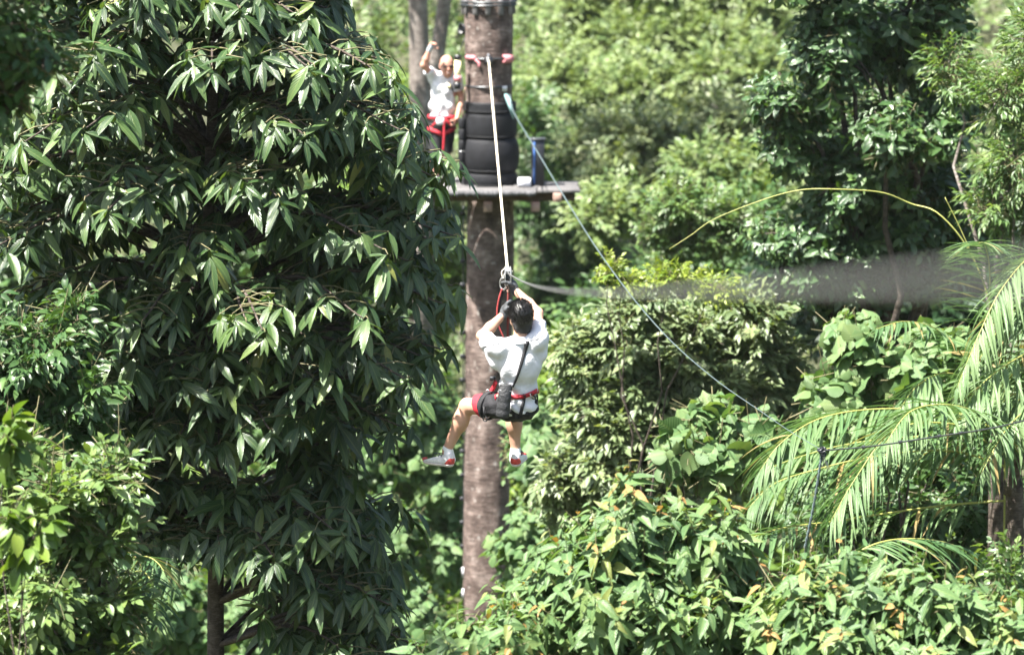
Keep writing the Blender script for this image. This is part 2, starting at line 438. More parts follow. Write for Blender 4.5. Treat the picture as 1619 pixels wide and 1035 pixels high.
def pick_visible(L, nmax):
    """The leaves that show largest from the photograph's side, hidden ones left out."""
    c = L['pos'] + L['dir'] * L['ln'][:, None] * 0.5
    ok = in_frame(c, 4)
    s, d, n = frame(L)
    h = L['ln'][:, None]; w = L['wd'][:, None]
    quad = np.stack([L['pos'], L['pos'] + d * h * 0.5 + s * w * 0.45, L['pos'] + d * h - n * h * 0.15, L['pos'] + d * h * 0.5 - s * w * 0.45], 1)
    tree = BVHTree.FromPolygons([tuple(v) for v in quad.reshape(-1, 3)], [(4 * i, 4 * i + 1, 4 * i + 2, 4 * i + 3) for i in range(len(d))])
    view = unit(CAM - c)
    area = np.abs((n * view).sum(1)) * L['ln'] * L['wd'] / ((c - CAM) ** 2).sum(1)
    order = np.argsort(-area)
    out = []
    for i in order:
        if not ok[i]: continue
        seen = 0
        for f in (0.3, 0.7):
            p = L['pos'][i] + d[i] * h[i] * f + view[i] * 0.03
            if tree.ray_cast(Vector(p), Vector(view[i]), 40)[0] is None: seen += 1
        if seen == 2 or (seen == 1 and len(out) < nmax * 0.5):
            out.append(i)
        if len(out) >= nmax: break
    return np.array(out, int)
def add_leaf_objects(L, idx, pname, mat, parent, name='leaf'):
    b = base_of(parent)
    s, d, n = frame(L)
    nv = len(PROTO[pname])
    for i in idx:
        ti = int(np.argmin(np.abs(TINTS - L['tint'][i])))
        o = bpy.data.objects.new(name, leaf_part_mesh(pname, int(i) % nv, ti, mat))
        M = Matrix.Identity(4)
        for r in range(3):
            M[r][0] = s[i][r] * L['wd'][i]; M[r][1] = d[i][r] * L['ln'][i]; M[r][2] = n[i][r] * L['ln'][i]
            M[r][3] = L['pos'][i][r] - b[r]
        o.parent = parent
        o.matrix_local = M
        COL.objects.link(o)
def add_foliage(L, hi, lo, mat, parent, nparts, name='crown'):
    """Up to nparts leaves as parts, the rest as one crown."""
    rest = np.ones(len(L['pos']), bool)
    if nparts:
        idx = pick_visible(L, nparts)
        add_leaf_objects(L, idx, hi, mat, parent)
        rest[idx] = False
    R_ = sub(L, rest)
    V, T, U, tn = bake(R_, PROTO[lo][0])
    return link(name, build_mesh(name, V - base_of(parent), T, mat, uv=U, tint=tn), parent, 'stuff')

# ------------------------------------------------------------------ leafy twigs
def spray_flat(n, length, ll, lw, ang=58, term=True, droop=0.1, jit=0.18):
    """Leaves left and right of a twig."""
    def f(N, r):
        i = np.arange(n); t = (i + 0.6) / n; sd = np.where(i % 2, 1, -1)
        pos = np.stack([0 * t, t * length, -droop * length * t ** 2], 1)
        a = math.radians(ang) * (1 - 0.25 * t)
        dr = np.stack([sd * np.sin(a), np.cos(a), -0.15 + 0 * t], 1)
        sc = ll * (0.75 + 0.5 * np.sin(np.pi * np.clip(t, 0.1, 0.9)))* 0.85
        if term:
            pos = np.vstack([pos, [0, length, -droop * length]]); dr = np.vstack([dr, [0, 1, -0.2]]); sc = np.append(sc, ll)
        return pos, dr, np.tile([0, 0, 1.0], (len(pos), 1)), sc, sc * lw / ll, np.zeros(len(pos))
    return f, jit
def spray_spiral(n, length, ll, lw, lean=0.5, tipgrow=True, young=0.0, jit=0.2, t0=0.15):
    """Leaves all round a rising twig, the young ones small and tinted at its tip."""
    def f(N, r):
        i = np.arange(n); t = t0 + (1 - t0) * (i + 0.5) / n; az = i * 2.399
        pos = np.stack([0 * t, t * length, 0 * t], 1)
        k = lean + 0.5 * (t - 0.5)
        dr = np.stack([np.cos(az), k, np.sin(az)], 1)
        nr = np.stack([-0.2 * np.cos(az), 1 + 0 * t, -0.2 * np.sin(az)], 1)
        sc = ll * np.where(t > 0.8, 0.5, np.where(t < 0.3, 0.8, 1.0))
        ti = np.where(t > 0.84, young, np.where(t > 0.74, young * 0.85, 0.0))
        return pos, dr, nr, sc, sc * lw / ll, ti
    return f, jit
def spray_whorl(n, ll, lw, jit=0.16):
    def f(N, r):
        i = np.arange(n); az = i * 2 * math.pi / n + 0.4 * np.sin(i * 3.1)
        pos = np.stack([0.01 * np.cos(az), -0.012 * i, 0.01 * np.sin(az)], 1)
        dr = np.stack([np.cos(az), 0.12 + 0.12 * np.sin(i * 2.1), np.sin(az)], 1)
        nr = np.stack([-0.35 * np.cos(az), 1 + 0 * az, -0.35 * np.sin(az)], 1)
        sc = ll * (0.82 + 0.18 * np.cos(i * 1.7))
        return pos, dr, nr, sc, sc * lw / ll, np.zeros(n)
    return f, jit
def compose(fr, spray, r, grav=0.3, tint=(0.4, 0.17), sunup=0.35, size_sd=0.16, yfrac=0.15):
    """fr: pos, axis, up, scale of N twigs -> their leaves in the world."""
    (f, jit) = spray
    lp, ld, ln_, sc, wd, ti = f(0, r)
    P, A, U, S = fr
    A = unit(A); sd = unit(np.cross(A, U)); U = np.cross(sd, A)
    N, k = len(P), len(lp)
    def w(v):
        return sd[:, None] * v[None, :, 0, None] + A[:, None] * v[None, :, 1, None] + U[:, None] * v[None, :, 2, None]
    pos = P[:, None] + w(lp) * S[:, None, None]
    dr = w(ld) / np.maximum(np.linalg.norm(ld, axis=1), 1e-6)[None, :, None] + r.normal(0, jit, (N, k, 3))
    dr[..., 2] -= grav * r.uniform(0.5, 1.4, (N, k))
    nr = w(ln_) + r.normal(0, jit, (N, k, 3)); nr += sunup * unit(SUN_DIR + [0, -0.35, 0])
    size = S[:, None] * np.exp(r.normal(0, size_sd, (N, k)))
    t = r.normal(tint[0], tint[1] * 0.7, (N, k)) + r.normal(0, tint[1] * 0.7, (N, 1))
    t = np.clip(t, 0, 0.86); ym = r.uniform(size=(N, 1)) < yfrac
    t = np.where((ti[None] > 0) & ym, np.maximum(t, ti[None] * r.uniform(0.85, 1.05, (N, k))), t)
    return leaves(pos.reshape(-1, 3), dr.reshape(-1, 3), nr.reshape(-1, 3), (size * sc[None]).ravel(), (size * wd[None]).ravel(), np.clip(t, 0, 1).ravel())
def twig_tubes(fr, length, rad):
    """Three-sided twigs, one mesh."""
    P, A, U, S = fr
    A = unit(A); sd = unit(np.cross(A, U)); U2 = np.cross(sd, A)
    N = len(P); L_ = (length * S)[:, None]
    a = np.arange(3) * 2.094
    ring = sd[:, None] * np.cos(a)[None, :, None] + U2[:, None] * np.sin(a)[None, :, None]
    V = np.concatenate([P[:, None] - A[:, None] * L_[:, None] * 0.35 + ring * rad, P[:, None] + A[:, None] * L_[:, None] + ring * rad * 0.4], 1)
    q = np.array([[0, 1, 4], [0, 4, 3], [1, 2, 5], [1, 5, 4], [2, 0, 3], [2, 3, 5]])
    T = q[None] + (np.arange(N) * 6)[:, None, None]
    return V.reshape(-1, 3), T.reshape(-1, 3)
def lobe_frames(c, r3, n, r, shell=(0.5, 1.0), out=0.9, up=0.35, jit=0.3, smin=0.75, smax=1.25, front=None):
    u = unit(r.normal(size=(n, 3)))
    if front is not None:                       # keep only the sides that stand open to light and view
        keep = (u[:, 1] < front) | (u[:, 2] > 0.4); u = u[keep]; n = len(u)
    ks = r.normal(0, 2.6, (4, 3)); ph = r.uniform(0, 6.3, 4)
    lump = 1 + 0.11 * np.sin(u @ ks.T + ph).sum(1)
    rad = (shell[0] + (shell[1] - shell[0]) * r.uniform(0, 1, n) ** 0.6) * lump
    P = np.asarray(c) + u * np.asarray(r3) * rad[:, None]
    A = u * out + r.normal(0, jit, (n, 3)); A[:, 2] += up
    U = np.tile([0, 0, 1.0], (n, 1)) + u * 0.5 + r.normal(0, 0.2, (n, 3))
    return P, unit(A), unit(U), r.uniform(smin, smax, n)
def cat_frames(fs):
    return tuple(np.concatenate([f[i] for f in fs]) for i in range(4))
def limb_line(a, b, r, sag=0.12, n=7):
    t = np.linspace(0, 1, n)[:, None]
    P = a + (b - a) * t
    L_ = np.linalg.norm(b - a)
    P[:, 2] += (sag * L_ * np.sin(np.pi * t[:, 0]))
    P[1:-1] += r.normal(0, 0.02 * L_, (n - 2, 3))
    return P
def plant(name, label, kindname, px, Y, lobes, spray, dens, hi, lo, mat, bark=None, nparts=0, group=None, grav=0.3, tint=(0.4, 0.17),
          trunk=0.08, seed=1, up=0.35, out=0.9, shell=(0.5, 1.0), jit=0.3, twig=(0.3, 0.006), sunup=0.35, front=None, limbs=True, smin=0.75, smax=1.25, fork=None, split=0, size_sd=0.16):
    """A woody plant: trunk, branches out to each lobe of the crown, leafy twigs through the lobes.
    lobes: (px, py, depth offset in m, half width px, half height px, half depth in m), read at distance Y."""
    r = np.random.RandomState(seed)
    bark = bark or B_DARK
    s = mpp(Y)
    C = [(at(l[0], l[1], Y + l[2]), np.array([l[3] * s, l[5], l[4] * s])) for l in lobes]
    x0 = at(px, 500, Y)[0]
    base = np.array([x0, Y + 0.2, ground_z(x0, Y + 0.2) - 0.25])
    th = thing(name, label, kindname, base, group)
    fs = []
    if split:
        C2 = []
        for c, r3 in C:
            for q in range(split):
                u = unit(r.normal(size=3) + [0, -0.35, 0.25])
                C2.append((c + u * r3 * r.uniform(0.45, 0.72), r3 * r.uniform(0.34, 0.52)))
            C2.append((c, r3 * 0.6))
    else:
        C2 = C
    for c, r3 in C2:
        area = 4 * math.pi * ((r3[0] * r3[1]) ** 1.6 / 3 + (r3[0] * r3[2]) ** 1.6 / 3 + (r3[1] * r3[2]) ** 1.6 / 3) ** (1 / 1.6)
        fs.append(lobe_frames(c, r3, max(12, int(area * dens)), r, shell, out, up, jit, smin, smax, front))
    fr = cat_frames(fs)
    fr = (fr[0] - fr[1] * (twig[0] * 0.7 * fr[3])[:, None],) + fr[1:]
    zc = min(c[2] for c, _ in C)
    mid = np.mean([c for c, _ in C], axis=0)
    fk = np.array([x0 * 0.5 + mid[0] * 0.5, base[1] * 0.4 + mid[1] * 0.6, (fork if fork is not None else max(base[2] + 0.4, zc - 0.35 * (zc - base[2])))])
    if limbs:
        tp = smooth_line(np.array([base, base * 0.6 + fk * 0.4 + r.normal(0, 0.05, 3), fk]), 10)
        part('trunk', tube(tp, np.linspace(trunk * 1.25, trunk * 0.8, 10), 10), th, bark)
        for c, r3 in C:
            e = c + np.array([0, 0, 0.3 * r3[2]])
            part('branch', tube(limb_line(fk - [0, 0, trunk], e, r), np.linspace(trunk * 0.6, trunk * 0.18, 7), 7), th, bark)
            subs = [tube(limb_line(c, c + unit(r.normal(size=3)) * r3 * 0.8, r), np.linspace(trunk * 0.25, trunk * 0.07, 7), 5) for _ in range(5)]
            part('twigs', join(subs), th, bark, 'stuff')
    L = compose(fr, spray, r, grav, tint, sunup, size_sd)
    cap_ = np.percentile(L['ln'], 90) * 1.12
    L['wd'] *= np.minimum(1, cap_ / L['ln']); L['ln'] = np.minimum(L['ln'], cap_)
    add_foliage(L, hi, lo, mat, th, nparts)
    part('leaf_stalks', twig_tubes(fr, twig[0], twig[1]), th, B_TWIG, 'stuff')
    return th

# ------------------------------------------------------------------ terrain
gx = np.concatenate([np.linspace(-280, -40, 24), np.linspace(-37, 37, 75), np.linspace(40, 280, 24)])
gy = np.concatenate([np.linspace(-110, -10, 16), np.linspace(-6, 120, 127), np.linspace(130, 320, 30)])
GX, GY = np.meshgrid(gx, gy)
gV = np.stack([GX, GY, ground_z(GX, GY)], -1).reshape(-1, 3)
nx = len(gx)
ii = (np.arange(len(gy) - 1)[:, None] * nx + np.arange(nx - 1)[None]).ravel()
gT = quads_to_tris(np.stack([ii, ii + 1, ii + nx + 1, ii + nx], -1))
M_GROUND = plain('leaf_litter_ground', (0.05, 0.055, 0.025), 0.95, var=0.6, scale=1.3, bump=0.8, bscale=6)
g = link('ground', build_mesh('ground', gV, gT, M_GROUND), None, 'structure')
g['label'] = 'leaf littered forest floor falling into the gully'

# low plants over the forest floor: one uncounted mass
def undergrowth(name, label, n, xr, yr, spray, lo, mat, seed, tint, zoff=(0.0, 0.5), grav=0.3):
    r = np.random.RandomState(seed)
    x = r.uniform(*xr, n); y = r.uniform(*yr, n)
    P = np.stack([x, y, ground_z(x, y) + r.uniform(*zoff, n)], 1)
    A = r.normal(0, 0.6, (n, 3)); A[:, 2] = np.abs(A[:, 2]) + 0.6
    fr = (P, unit(A), unit(r.normal(0, 0.4, (n, 3)) + [0, -0.3, 1]), r.uniform(0.7, 1.5, n))
    L = compose(fr, spray, r, grav, tint)
    V, T, U, tn = bake(L, PROTO[lo][0])
    o = link(name, build_mesh(name, V, T, mat, uv=U, tint=tn), None, 'stuff')
    return tag(o, label, 'undergrowth')
undergrowth('undergrowth', 'low bright green plants covering the gully floor', 4200, (-9, 8), (33, 62), spray_spiral(9, 0.7, 0.24, 0.16, 0.5), 'ellip_lo', M_LIME, 5, (0.35, 0.2))
undergrowth('undergrowth', 'ferny ground cover on the hillside behind the trees', 5200, (-16, 16), (62, 112), spray_flat(14, 0.9, 0.22, 0.11), 'tiny', M_SAGE, 6, (0.5, 0.2), (0, 0.8))

# ------------------------------------------------------------------ the forest behind (from far to near)
far_spray = spray_flat(14, 0.75, 0.20, 0.10, 58)
mid_spray = spray_flat(12, 0.55, 0.15, 0.072, 55)
far = [
    # px, Y, lobes, material, label
    (560, 92, [(560, 60, 0, 130, 150, 2.5), (480, 180, -1, 120, 120, 2.5), (640, 230, 0, 110, 150, 2.5)], M_LIME, 'pale yellow green tree on the hillside behind the waving man'),
    (860, 96, [(870, 40, 0, 110, 95, 2.5), (900, 150, -1, 95, 110, 2.5), (820, 190, 1, 90, 120, 2.5)], M_LIME, 'blurred yellow green tree at the top just right of the big trunk'),
    (1010, 98, [(1010, -10, 0, 150, 90, 2.5), (1090, 60, -1, 120, 110, 2.5)], M_SAGE, 'far sage green tree at the top edge, centre right'),
    (300, 90, [(300, 60, 0, 190, 190, 3), (200, 300, 0, 180, 190, 3), (420, 380, 1, 170, 190, 3)], M_MID, 'far green tree hidden behind the big dark tree'),
    (60, 88, [(60, 100, 0, 190, 200, 3), (30, 380, 0, 160, 190, 3)], M_MID, 'far green tree behind the left edge of the picture'),
    (1250, 95, [(1250, 40, 0, 170, 150, 3), (1200, 260, 1, 160, 170, 3)], M_SAGE, 'far sage tree behind the glossy leaved tree'),
    (1520, 95, [(1520, 60, 0, 190, 190, 3), (1560, 330, 0, 170, 190, 3)], M_MID, 'far green tree behind the right edge of the picture'),
]
for i, (px, Y, lobes, m, lab) in enumerate(far):
    plant('hillside_tree', lab, 'tree', px, Y, lobes, far_spray, 10.0, 'tiny', 'tiny', m, B_GREY, group='trees on the far hillside', trunk=0.3, seed=100 + i, tint=(0.55, 0.2), shell=(0.5, 1.0), front=0.6, split=6, sunup=1.0)
midb = [
    (1010, 82, [(930, 20, 0, 75, 60, 1.3), (1050, 0, 0, 90, 65, 1.4), (1170, 20, 0, 85, 60, 1.3), (990, 70, -1.5, 80, 50, 1.2), (1110, 75, -1.5, 85, 50, 1.3)], M_SAGE, 'sage green tree along the top edge right of the big trunk', 0.65, 10),
    (960, 72, [(910, 130, 0, 65, 55, 1.2), (1010, 140, -0.5, 80, 55, 1.2), (1120, 140, -0.5, 80, 55, 1.2), (1200, 120, 0, 60, 55, 1.1)], M_SAGE, 'sage green tree below the topmost one, orange flecked', 0.65, 11),
    (1060, 63, [(960, 215, 0, 75, 55, 1.1), (1060, 215, -0.6, 75, 55, 1.1), (1160, 205, -0.6, 80, 60, 1.1), (1000, 275, -1, 75, 45, 1.0)], M_PALE, 'pale leaved tree level with the black post on the deck', 0.65, 12),
    (1170, 56, [(1130, 275, 0, 70, 55, 1.0), (1200, 300, 0, 60, 55, 1.0), (960, 335, 0, 70, 45, 0.9)], M_SAGE, 'pale leaved bush just above the yellow green bush', 0.6, 20),
    (860, 64, [(865, 330, 0, 60, 90, 1.2), (850, 220, 1.2, 45, 60, 1.0), (930, 410, 0, 80, 60, 1.2), (870, 460, 0.5, 80, 70, 1.2)], M_MID, 'dark shaded tree right behind the platform', 0.35, 13),
    (640, 62, [(640, 180, 0, 60, 80, 1.2), (600, 300, 0, 80, 90, 1.3), (680, 330, 0.5, 70, 90, 1.2), (700, 460, 0.3, 60, 80, 1.2)], M_LIME, 'bright bush behind the standing man on the left of the trunk', 0.45, 14),
    (480, 58, [(420, 430, 0, 130, 130, 1.5), (560, 520, 0, 120, 130, 1.5), (330, 620, 0, 130, 110, 1.5)], M_MID, 'mid green tree seen in gaps behind the big dark tree', 0.4, 15),
    (60, 52, [(60, 330, 0, 120, 130, 1.5), (20, 480, 0, 110, 110, 1.4), (160, 500, 0.5, 110, 110, 1.4)], M_MID, 'mid green tree behind the small leaved bush at left', 0.4, 16),
    (1080, 54, [(1060, 480, 0, 110, 110, 1.3), (970, 560, 0, 100, 100, 1.3), (1160, 420, 0.4, 100, 100, 1.3)], M_MID, 'mid green bush behind the sagging cable', 0.35, 17),
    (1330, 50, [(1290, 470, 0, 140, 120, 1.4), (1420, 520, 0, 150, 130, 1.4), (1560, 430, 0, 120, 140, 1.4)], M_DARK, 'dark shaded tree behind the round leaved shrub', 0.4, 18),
    (940, 48, [(900, 650, 0, 90, 90, 1.1), (860, 780, 0, 80, 100, 1.1), (960, 820, 0.2, 90, 90, 1.1)], M_LIME, 'light green bush beside the lower part of the big trunk', 0.45, 19),
]
for px, Y, lobes, m, lab, tmu, sd in midb:
    plant('forest_tree', lab, 'tree', px, Y, lobes, mid_spray, 22.0, 'tiny', 'ellip_lo' if Y < 55 else 'tiny', m, B_GREY, group='trees behind the platform', trunk=0.16, seed=sd, tint=(tmu, 0.2), shell=(0.5, 1.0), front=0.6, split=6, sunup=1.0)

def bare_trunk(pts, r0, r1, lab):
    P = smooth_line([at(*p) for p in pts], 20)
    b = P[0].copy(); b[2] = ground_z(b[0], b[1]) - 0.3
    P = np.vstack([[b], P])
    th = thing('bare_tree', lab, 'tree', b, 'bare trunks behind the standing man')
    part('trunk', tube(P, np.linspace(r0, r1, len(P)), 14), th, B_GREY)
    c = P[-1]
    r = np.random.RandomState(int(abs(c[0] * 100)))
    fs = lobe_frames(c + [0, 0, 2.5], (2.6, 2.2, 1.8), 260, r)
    add_foliage(compose(fs, far_spray, r, 0.3, (0.5, 0.2)), 'tiny', 'tiny', M_MID, th, 0)
bare_trunk([(664, 420, 58), (664, 200, 58), (663, 90, 58), (661, 0, 58), (658, -160, 58)], 0.20, 0.15, 'thick grey brown trunk directly behind the raised fist')
bare_trunk([(672, 420, 60), (680, 180, 60), (694, 70, 60), (703, 0, 60), (722, -160, 60)], 0.15, 0.11, 'thin slanting grey trunk right of the thicker one, behind the bald man')

# broad leaved shrubs lit at the foot of the gully, behind the dark tree and beside the trunk
und_spray = spray_spiral(8, 0.5, 0.17, 0.135, 0.4, jit=0.3)
und = [
    (690, 46.5, [(690, 740, 0, 50, 70, 0.7), (700, 850, 0, 45, 70, 0.7)], 'round leaved bright shrub just left of the trunk under the shoe', 31),
    (610, 40, [(600, 860, 0, 80, 80, 0.8), (620, 980, -0.3, 100, 80, 0.8)], 'sunlit broad leaved shrub at the bottom behind the dark tree', 32),
    (470, 41, [(470, 930, 0, 90, 80, 0.8), (430, 1010, -0.3, 100, 60, 0.8)], 'bright shrub low behind the hanging dark branches', 33),
    (280, 40, [(260, 960, 0, 80, 80, 0.8), (350, 1000, 0.3, 80, 60, 0.8)], 'bright shrub beside the slender dark trunk', 34),
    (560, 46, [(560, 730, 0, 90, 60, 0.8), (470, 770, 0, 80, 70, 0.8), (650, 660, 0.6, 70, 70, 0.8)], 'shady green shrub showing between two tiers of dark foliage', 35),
    (850, 38, [(860, 880, 0, 70, 90, 0.7), (840, 700, 1.0, 40, 70, 0.7)], 'bright shrub just right of the foot of the trunk', 36),
]
for px, Y, lobes, lab, sd in und:
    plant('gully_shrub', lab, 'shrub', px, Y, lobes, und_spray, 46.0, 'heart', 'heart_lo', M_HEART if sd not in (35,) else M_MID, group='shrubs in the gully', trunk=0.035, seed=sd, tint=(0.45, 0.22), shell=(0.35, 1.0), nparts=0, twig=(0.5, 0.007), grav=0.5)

# ------------------------------------------------------------------ right side
glossy = spray_spiral(8, 0.34, 0.135, 0.062, 0.55, young=0.0)
plant('glossy_tree', 'dark glossy leaved tree with a sunlit leaf cluster, upper right', 'tree', 1390, 34,
      [(1330, 90, 0, 105, 110, 0.8), (1450, 60, 0.3, 110, 110, 0.8), (1250, 190, 0.1, 80, 100, 0.7), (1400, 215, -0.7, 85, 55, 0.5), (1350, 300, 0.2, 110, 90, 0.8),
       (1490, 190, 0.2, 85, 90, 0.7), (1275, 390, 0.2, 90, 75, 0.7), (1400, 390, 0.3, 100, 70, 0.7), (1300, -60, 0, 150, 90, 0.9), (1480, -70, 0, 140, 90, 0.9), (1500, 320, 0.6, 70, 80, 0.6), (1340, 200, 1.3, 130, 150, 0.6), (1440, 300, 1.4, 120, 140, 0.6), (1420, 60, 1.4, 160, 130, 0.7), (1330, 450, 0.4, 100, 60, 0.6), (1450, 440, 0.4, 90, 65, 0.6)],
      glossy, 34, 'ellip', 'ellip_lo', M_GLOSSY, nparts=300, trunk=0.09, seed=41, tint=(0.38, 0.22), shell=(0.4, 1.0), twig=(0.3, 0.005), grav=0.25, split=5, sunup=0.5)
wil = spray_flat(11, 0.30, 0.095, 0.026, 40, droop=0.3)
plant('narrow_leaf_tree', 'pale narrow leaved tree with orange tips and bare twigs, top right edge', 'tree', 1600, 32,
      [(1590, 150, 0, 55, 60, 0.6), (1600, 250, -0.2, 55, 60, 0.6), (1570, 320, -0.1, 50, 45, 0.5), (1660, 80, 0, 90, 80, 0.8), (1680, 300, 0, 80, 120, 0.8), (1500, 110, 0.7, 40, 55, 0.4)],
      wil, 50, 'tiny', 'tiny', M_FRESH, B_GREY, nparts=0, trunk=0.05, seed=42, tint=(0.55, 0.25), grav=0.45, twig=(0.3, 0.004))
yel = spray_flat(11, 0.30, 0.085, 0.04, 50)
plant('yellow_green_bush', 'yellow green small leaved bush below the glossy tree', 'shrub', 1090, 42,
      [(1080, 330, 0, 75, 55, 0.6), (1140, 360, 0, 60, 60, 0.6), (1060, 385, 0, 60, 45, 0.5)], yel, 55, 'tiny', 'tiny', M_FRESH, trunk=0.04, seed=43, tint=(0.6, 0.22), twig=(0.3, 0.004), split=6, sunup=0.6)
plant('flowering_vine', 'yellow flecked climbing vine top beside the slanting cable', 'vine', 985, 33,
      [(965, 425, 0, 20, 24, 0.2), (985, 445, 0, 30, 18, 0.25), (1060, 440, 0, 48, 22, 0.3), (1130, 455, 0.1, 40, 22, 0.3)], spray_flat(9, 0.18, 0.06, 0.032, 50), 130, 'tiny', 'tiny', M_LIME, trunk=0.02, seed=44, tint=(0.8, 0.2), twig=(0.18, 0.003))
small = spray_flat(8, 0.26, 0.115, 0.05, 52, droop=0.2)
plant('small_leaf_bush', 'dense pale small leaved bush right of the hanging rider', 'shrub', 1040, 34,
      [(930, 560, 0.2, 70, 75, 0.6), (1010, 520, 0, 80, 70, 0.6), (1090, 560, 0, 90, 80, 0.7), (1180, 530, 0.3, 80, 80, 0.6), (960, 670, -0.2, 90, 80, 0.6), (1060, 650, -0.3, 90, 80, 0.6), (1150, 640, 0, 80, 80, 0.6),
       (1000, 760, -0.3, 110, 70, 0.6), (1130, 740, 0, 90, 70, 0.6), (900, 760, 0.2, 60, 70, 0.5), (1230, 590, 0.5, 70, 90, 0.5)],
      small, 74, 'tiny', 'tiny', M_PALE, nparts=0, trunk=0.07, seed=45, tint=(0.45, 0.22), twig=(0.26, 0.004), grav=0.35, shell=(0.65, 1.0), sunup=1.3, split=7)
frt = spray_flat(12, 0.4, 0.12, 0.045, 60)
plant('shady_bush', 'dark green bush under the arching palm fronds', 'shrub', 1480, 30,
      [(1450, 800, 0.6, 110, 60, 0.6), (1560, 790, 0.6, 80, 70, 0.6), (1350, 800, 0.8, 90, 70, 0.6), (1480, 720, 1.2, 110, 60, 0.5), (1580, 640, 1.6, 80, 80, 0.6), (1460, 880, 0.3, 130, 60, 0.6)],
      frt, 30, 'ellip', 'ellip_lo', M_MID, trunk=0.04, seed=46, tint=(0.25, 0.16), twig=(0.4, 0.004))
hspray = spray_spiral(5, 0.38, 0.175, 0.16, 0.25, jit=0.35)
plant('round_leaf_shrub', 'large round leaved shrub with a few yellow leaves, right of centre', 'shrub', 1400, 29.5,
      [(1350, 545, 0, 60, 55, 0.45), (1430, 590, 0, 75, 70, 0.5), (1330, 640, 0, 75, 70, 0.5), (1480, 560, 0.2, 50, 50, 0.4), (1400, 690, 0, 90, 50, 0.4), (1290, 700, 0.1, 50, 50, 0.4)],
      hspray, 19, 'heart', 'heart_lo', M_HEART, nparts=220, trunk=0.03, seed=47, tint=(0.55, 0.2), twig=(0.38, 0.005), grav=0.75, up=0.5, sunup=0.7, split=5, size_sd=0.18)
plant('round_leaf_shrub', 'smaller round leaved shrub between the pale bush and the palm', 'shrub', 1110, 29,
      [(1080, 700, 0, 45, 40, 0.35), (1140, 720, 0, 55, 40, 0.4), (1200, 700, 0.2, 45, 40, 0.35), (1120, 660, 0.2, 45, 35, 0.35)],
      hspray, 19, 'heart', 'heart_lo', M_HEART, nparts=110, trunk=0.025, seed=48, tint=(0.5, 0.2), twig=(0.38, 0.005), grav=0.75, up=0.5, sunup=0.7, split=5, size_sd=0.18)

# ------------------------------------------------------------------ palms
def frond(th, pts, ll, lw, npair, tint, hang=0.9, seed=0, rr=0.010, spread=1.0, bare=0.12, aslo=False, tipup=0.0):
    r = np.random.RandomState(seed)
    P = smooth_line([at(*p) for p in pts], 40)
    fo = part('frond', tube(P, np.linspace(rr, rr * 0.25, 40), 6), th, B_RACHIS)
    t = np.linspace(bare, 0.99, npair)
    k = np.clip((t * 39).astype(int), 0, 38); f = (t * 39 - k)[:, None]
    pos = P[k] * (1 - f) + P[k + 1] * f
    tan = unit(P[k + 1] - P[k])
    sd = unit(np.cross(tan, [0, 0, 1.0])); upv = np.cross(sd, tan)
    env = np.sin(np.pi * (0.12 + 0.80 * t)) ** 0.6
    Ls = []
    for s in (-1, 1):
        dr = sd * s * spread + tan * (0.55 + 0.5 * t)[:, None] + upv * 0.25 + r.normal(0, 0.15, (npair, 3))
        dr[:, 2] -= hang * r.uniform(0.75, 1.2, npair)
        nr = upv * 0.6 + sd * s * 0.35 + [0, 0, 0.5] + r.normal(0, 0.12, (npair, 3))
        Ls.append(leaves(pos + tan * r.uniform(-0.006, 0.006, (npair, 1)), dr, nr, ll * env * r.uniform(0.88, 1.1, npair), lw * (0.6 + 0.4 * env) * r.uniform(0.85, 1.15, npair), np.where(r.uniform(size=npair) < 0.05, 1.0, np.clip(r.normal(tint, 0.2, npair), 0, 0.9))))
    L = cat(Ls)
    L = sub(L, r.uniform(size=len(L['ln'])) > 0.06)
    vis = in_frame(L['pos'] + L['dir'] * L['ln'][:, None] * 0.4, 10)
    add_leaf_objects(L, np.nonzero(vis)[0] if not aslo else [], 'strip', M_PALM, fo, 'leaflet')
    if (~vis).any() or aslo:
        R_ = L if aslo else sub(L, ~vis)
        V, T, U, tn = bake(R_, PROTO['strip_lo'][0])
        link('leaflets', build_mesh('leaflets', V - base_of(fo), T, M_PALM, uv=U, tint=tn), fo, 'stuff')
    return fo
def stem(th, name, pts, r0, r1, mat, n=24, seg=8):
    return part(name, tube(smooth_line([at(*p) for p in pts], n), np.linspace(r0, r1, n), seg), th, mat)
pb = at(1606, 900, 27.4); pb[2] = ground_z(pb[0], pb[1]) - 0.2
palm = thing('arching_palm', 'feather palm with long drooping fronds, lower right', 'palm', pb)
part('trunk', tube(smooth_line([pb, at(1604, 860, 27.4), at(1598, 780, 27.4), at(1612, 715, 27.3)], 16), np.linspace(0.09, 0.05, 16), 10), palm, B_DARK)
frond(palm, [(1612, 716, 27.3), (1575, 686, 27.0), (1480, 668, 26.6), (1408, 684, 26.3), (1350, 760, 26.1), (1312, 826, 26.0)], 0.58, 0.031, 54, 0.6, 0.5, 1)
frond(palm, [(1606, 700, 27.5), (1520, 655, 27.4), (1400, 646, 27.2), (1300, 660, 27.0), (1235, 700, 26.8), (1196, 752, 26.7)], 0.56, 0.031, 54, 0.7, 0.5, 2)
frond(palm, [(1600, 740, 27.7), (1500, 712, 27.7), (1380, 722, 27.6), (1290, 742, 27.5), (1225, 764, 27.4), (1185, 800, 27.3)], 0.52, 0.030, 50, 0.6, 0.5, 3, aslo=True)
frond(palm, [(1600, 790, 27.6), (1480, 800, 27.6), (1330, 822, 27.3), (1230, 836, 27.0), (1165, 862, 26.8), (1125, 900, 26.7)], 0.50, 0.031, 46, 0.7, 0.5, 4, aslo=True)
